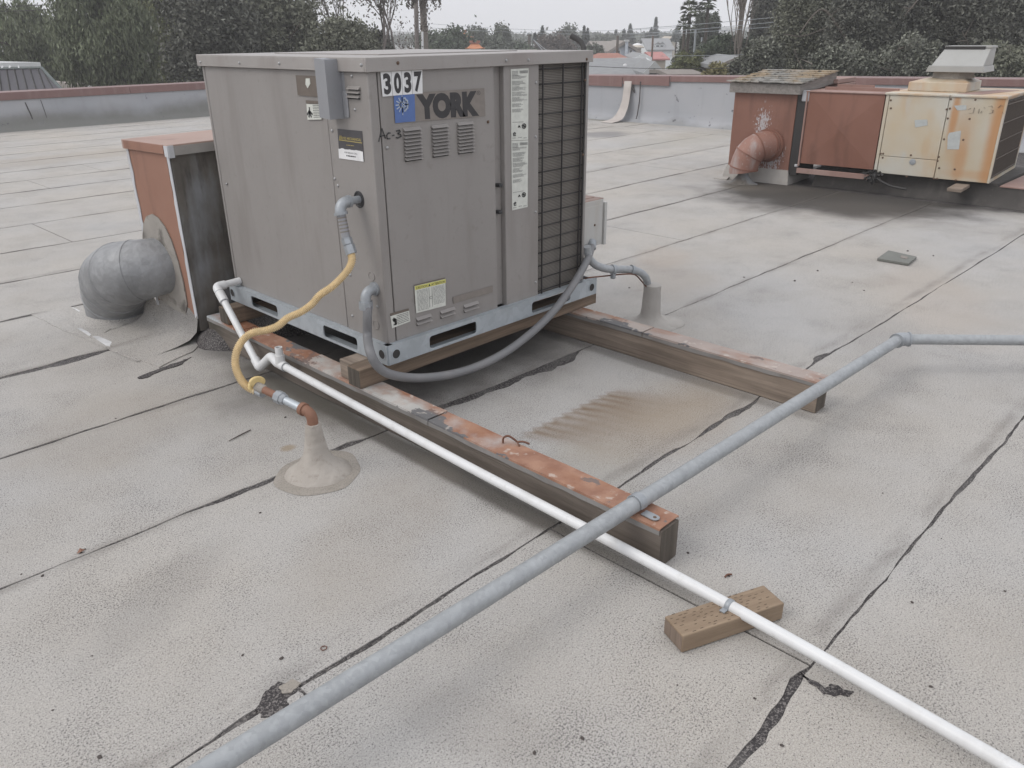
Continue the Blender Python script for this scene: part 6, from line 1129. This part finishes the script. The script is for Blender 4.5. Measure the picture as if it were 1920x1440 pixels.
def pagoda(label, px0, px1, yt, ye, dep):
    A = DD(px0, ye, dep); B = DD(px1, ye, dep); u_ = eR; Lw = np.linalg.norm((B-A)[:2]); c = (A+B)/2; zt_ = DD((px0+px1)/2, yt, dep)[2]; h = zt_-c[2]; t = thing('pagoda_pavilion', label, 'pavilion', (c[0], c[1], ZG)); at = lambda a, b, z: c+u_*a+eF*b+Z*z
    w_ = Lw/2; m = MB(); rings = []
    for k in range(7): s_ = k/6; x = w_*(1-.62*s_); y = w_*.75*(1-.85*s_); z = h*(.62*s_**1.6+.03); lift = .10*h*(1-s_)**3; rings.append([at(-x, -y, z+lift), at(0, -y, z), at(x, -y, z+lift), at(x, 0, z), at(x, y, z+lift), at(0, y, z), at(-x, y, z+lift), at(-x, 0, z)])
    m.ring_sweep(rings); m.build('tile_roof', M['rooforange'], t, smooth=0)
    m = MB(); m.obox(at(-w_*.38, -.15, h*.62), u_*w_*.76, eF*.3, Z*h*.14); m.build('ridge', M['roofred'], t)
    for s_ in (-1, 1): m = MB(); m.obox(at(s_*w_*.36-.12, -.12, h*.7), u_*.24, eF*.24, Z*h*.3); m.build('ridge_ornament', M['roofred'], t)
    m = MB(); m.obox(at(-w_*.6, -w_*.45, ZG-c[2]), u_*w_*1.2, eF*w_*.9, Z*(c[2]-ZG+.1)); m.build('wall', M['wallblue'], t); return t
pagoda('upper orange tiled pagoda roof with two ridge ornaments', 838, 888, 56, 71, 64); pagoda('lower orange tiled pagoda roof over a grey gate', 872, 909, 76, 92, 56)
# dark standing-seam building at the left edge
fd = nrm(eF-1.3*eR)
mb_ = thing('metal_roof_building', 'dark standing-seam mansard building at the left edge behind the parapet', 'building', DD(30, 172, 24)); dm_ = 24.
c0 = DD(-60, 130, dm_+.9); c1 = DD(78, 127.5, dm_+.9); b0_ = DD(-60, 196, dm_); b1_ = DD(122, 174, dm_); nP = 11
for k in range(nP):
    f0, f1 = k/nP, (k+1)/nP; g0_, g1_ = min(1, f0*1.32), min(1, f1*1.32); T0 = c0+(c1-c0)*min(1, f0*1.16), c0+(c1-c0)*min(1, f1*1.16); B0_ = b0_+(b1_-b0_)*f0, b0_+(b1_-b0_)*f1
    m = MB(); m.prism([T0[0], T0[1]+(T0[0]-T0[1])*.03, B0_[1]+(B0_[0]-B0_[1])*.03, B0_[0]], eF*.05); m.build('roof_panel', M['metalroof'], mb_, smooth=0); m = MB(); m.tube([T0[1]-eF*.03, B0_[1]-eF*.03], .022, 4); m.build('standing_seam', M['groove'], mb_)
m = MB(); m.tube([c0, c1], .055, 6).tube([c1, b1_], .05, 6); m.build('ridge_trim', M['seamtrim'], mb_)
m = MB(); m.prism([c0+Z*.05, c1+Z*.05, c1+fd*4+Z*.05, c0+fd*4+Z*.05], Z*.12); m.build('flat_top', M['rooflight'], mb_, smooth=0)
m = MB(); m.prism([np.array([*b0_[:2], ZG]), np.array([*b1_[:2], ZG]), b1_, b0_], fd*5); m.build('wall', M['walltan'], mb_, smooth=0)
m = MB(); m.prism([c1, b1_, b1_+fd*5, c1+fd*3.5], -eR*.05); m.build('roof_panel', M['metalroof'], mb_, smooth=0)
for px in (6, 20, 36): bd_ = thing('roof_ornament', ['leftmost pale lump on the dark mansard roof', 'middle pale lump on the dark mansard roof', 'right, tallest pale lump on the dark mansard roof'][(6, 20, 36).index(px)], 'roof ornament', DD(px, 127, dm_+.9), group='pale lumps on the mansard edge'); m = MB(); random.seed(px); m.lathe(DD(px, 129, dm_+.9), [(.03, 0), (.045, .03), (.03, .07), (.0005, .10)], 8, wob=.3); m.build('lump', M['white'], bd_)
pw = thing('garden_wall', 'pinkish stucco wall end right of the dark mansard building', 'wall', DD(128, 160, 29)); a = DD(96, 152, 29); b = DD(150, 158, 29); MB().prism([(a[0], a[1], ZG), (b[0], b[1], ZG), b, a], eF*.3).build('stucco_wall', M['flap'], pw, smooth=0)
# poles and wires
def pole(label, px, dep, yt, r0, mat, arms=(), yb=None, cat='utility pole', name='utility_pole'):
    c = DD(px, yt, dep); t = thing(name, label, cat, (c[0], c[1], ZG)); MB().tube([(c[0], c[1], ZG), c], [r0*1.2, r0], 8).build('pole', mat, t, smooth=60)
    for (y, hw) in arms: a = DD(px-hw, y, dep); b = DD(px+hw, y, dep); m = MB(); m.obox(a-Z*.06, b-a, eF*.1, Z*.12); m.build('cross_arm', M['bark'], t)
    for (y, hw) in arms:
        for s_ in (-.9, -.45, .45, .9): m = MB(); m.lathe(DD(px+hw*s_, y, dep)+Z*.05, [(.03, 0), (.05, .05), (.03, .12), (.0005, .13)], 6); m.build('insulator', M['galv'], t)
    return t
p1 = pole('wooden utility pole with hanging dry vines, above the middle of the unit', 791, 36, -30, .15, M['barklight'], [(-2, 32)]); 
cc = []
for k in range(16):
    a = 791+random.Random(k).uniform(-34, 36); y0_ = 0; n = 26; yl = random.Random(k*3).uniform(4, 22); cc.append(np.array([DD(a+nr_.normal()*1.2, y0_+nr_.uniform(-2, yl), 36) for _ in range(n)]))
for k in range(160): cc.append(np.array([DD(791+nr_.normal()*7+4, nr_.uniform(0, 60), 36)]))
leaves('hanging_vines', L_['brown'], p1, np.concatenate(cc), .13, .45, .8)
m = MB(); m.tube([DD(782.5, 110, 37), DD(779.5, -20, 37)], [.11, .10], 6); m.build('second_stem', M['twig'], p1)
m = MB(); m.tube([DD(792.5, 112, 35.8), DD(792, 60, 35.8)], .05, 6); m.build('riser_pipe', M['rooflight'], p1)
pole('light grey slender pole before the pointed bright green tree', 937, 70, 71, .07, M['rooflight']); pole('short dark pole left of the conifer', 992.5, 72, 64.5, .13, M['bark'], [(66, 4)])
pole('dark pole in front of the brown-roofed house', 1158.5, 62, 67, .10, M['bark']); pole('thin reddish pole in front of the grey dormer house', 1224.5, 60, 66, .07, M['darkscrew']); pole('thin grey pole at the left of the very dark round tree', 1304.5, 40, 56, .05, M['galv']); pole('bare pole in front of the palm clump', 1316, 45, 70, .04, M['galv'])
gk = thing('bent_flue', 'dark bent flue pipe sticking up just behind the lid of the big unit', 'flue pipe', DD(1094, 104, 14)); m = MB(); m.tube(fillet([DD(1070, 67, 14), DD(1093, 79, 14), DD(1095, 96, 14)], .12, 4), [.05]+[.055]*5+[.06] if False else .05, 9); m.build('flue_elbow', M['groove'], gk, smooth=50); bz = DD(1095, 104, 14); m = MB(); m.tube([(bz[0], bz[1], 0), DD(1095, 95, 14)], .05, 9); m.build('flue_base', M['galv'], gk)
def wire(label, pts, dep, r0=.012, mat='groove', group=None): t = thing('overhead_wire', label, 'wire', DD(*pts[0], dep), group=group); m = MB(); m.tube(catmull([DD(a, b, dep) for a, b in pts], 5), r0, 4); m.build('cable', M[mat], t, smooth=60)
gl = 'pale overhead wires by the palms'
for k, (a, b) in enumerate(((47, 30), (56.5, 38.5), (62, 48))): wire(['topmost of three pale wires crossing the palm clump', 'middle of three pale wires crossing the palm clump', 'lowest of three pale wires crossing the palm clump'][k], [(1180, a+8), (1300, a-1), (1400, (a+b)/2-1), (1500, b-2), (1600, b-14)], 21.5 if False else 26, .008, 'galv', gl)
wire('dark wire sagging just above the maroon coping at the right', [(1080, 123), (1200, 128), (1330, 128.5), (1480, 127)], 20, .006)
wire('thin wire crossing the very dark round tree', [(1240, 105), (1330, 104), (1400, 102), (1460, 99)], 21, .005, 'galv')
wire('pale guy wire slanting down right of the short dark pole', [(1000, 74), (1012, 88), (1024, 102)], 70, .03, 'galv'); wire('second pale guy wire slanting beside the first', [(1002, 76), (1022, 92), (1042, 104)], 70, .025, 'galv')
wire('upper thin wire at the top left corner', [(-60, 12), (45, 11), (110, 7)], 30, .012); wire('lower thin wire at the top left corner', [(-60, 22), (45, 20), (110, 16)], 30, .012)
wire('faint long wire across the open sky', [(800, 52), (950, 60), (1100, 64), (1300, 60)], 75, .015, 'galv'); wire('second faint long wire lower across the open sky', [(800, 44), (950, 54), (1120, 58), (1300, 50)], 75, .015, 'galv')
# haze
hz = MB(); hz.box(-320, -320, ZG-1.5, 520, 520, 26); nh = bpy.data.materials.new('haze_air'); nh.use_nodes = True; t_ = nh.node_tree; t_.nodes.clear(); pv_ = t_.nodes.new('ShaderNodeVolumePrincipled'); pv_.inputs['Density'].default_value = HAZE; pv_.inputs['Color'].default_value = (.98, .98, 1, 1); on_ = t_.nodes.new('ShaderNodeOutputMaterial'); t_.links.new(pv_.outputs[0], on_.inputs['Volume'])
if HAZE: hz.build('haze', nh, None, smooth=0, kind='stuff')
SC.cycles.volume_step_rate = 10; SC.cycles.volume_max_steps = 16; SC.cycles.volume_bounces = 2
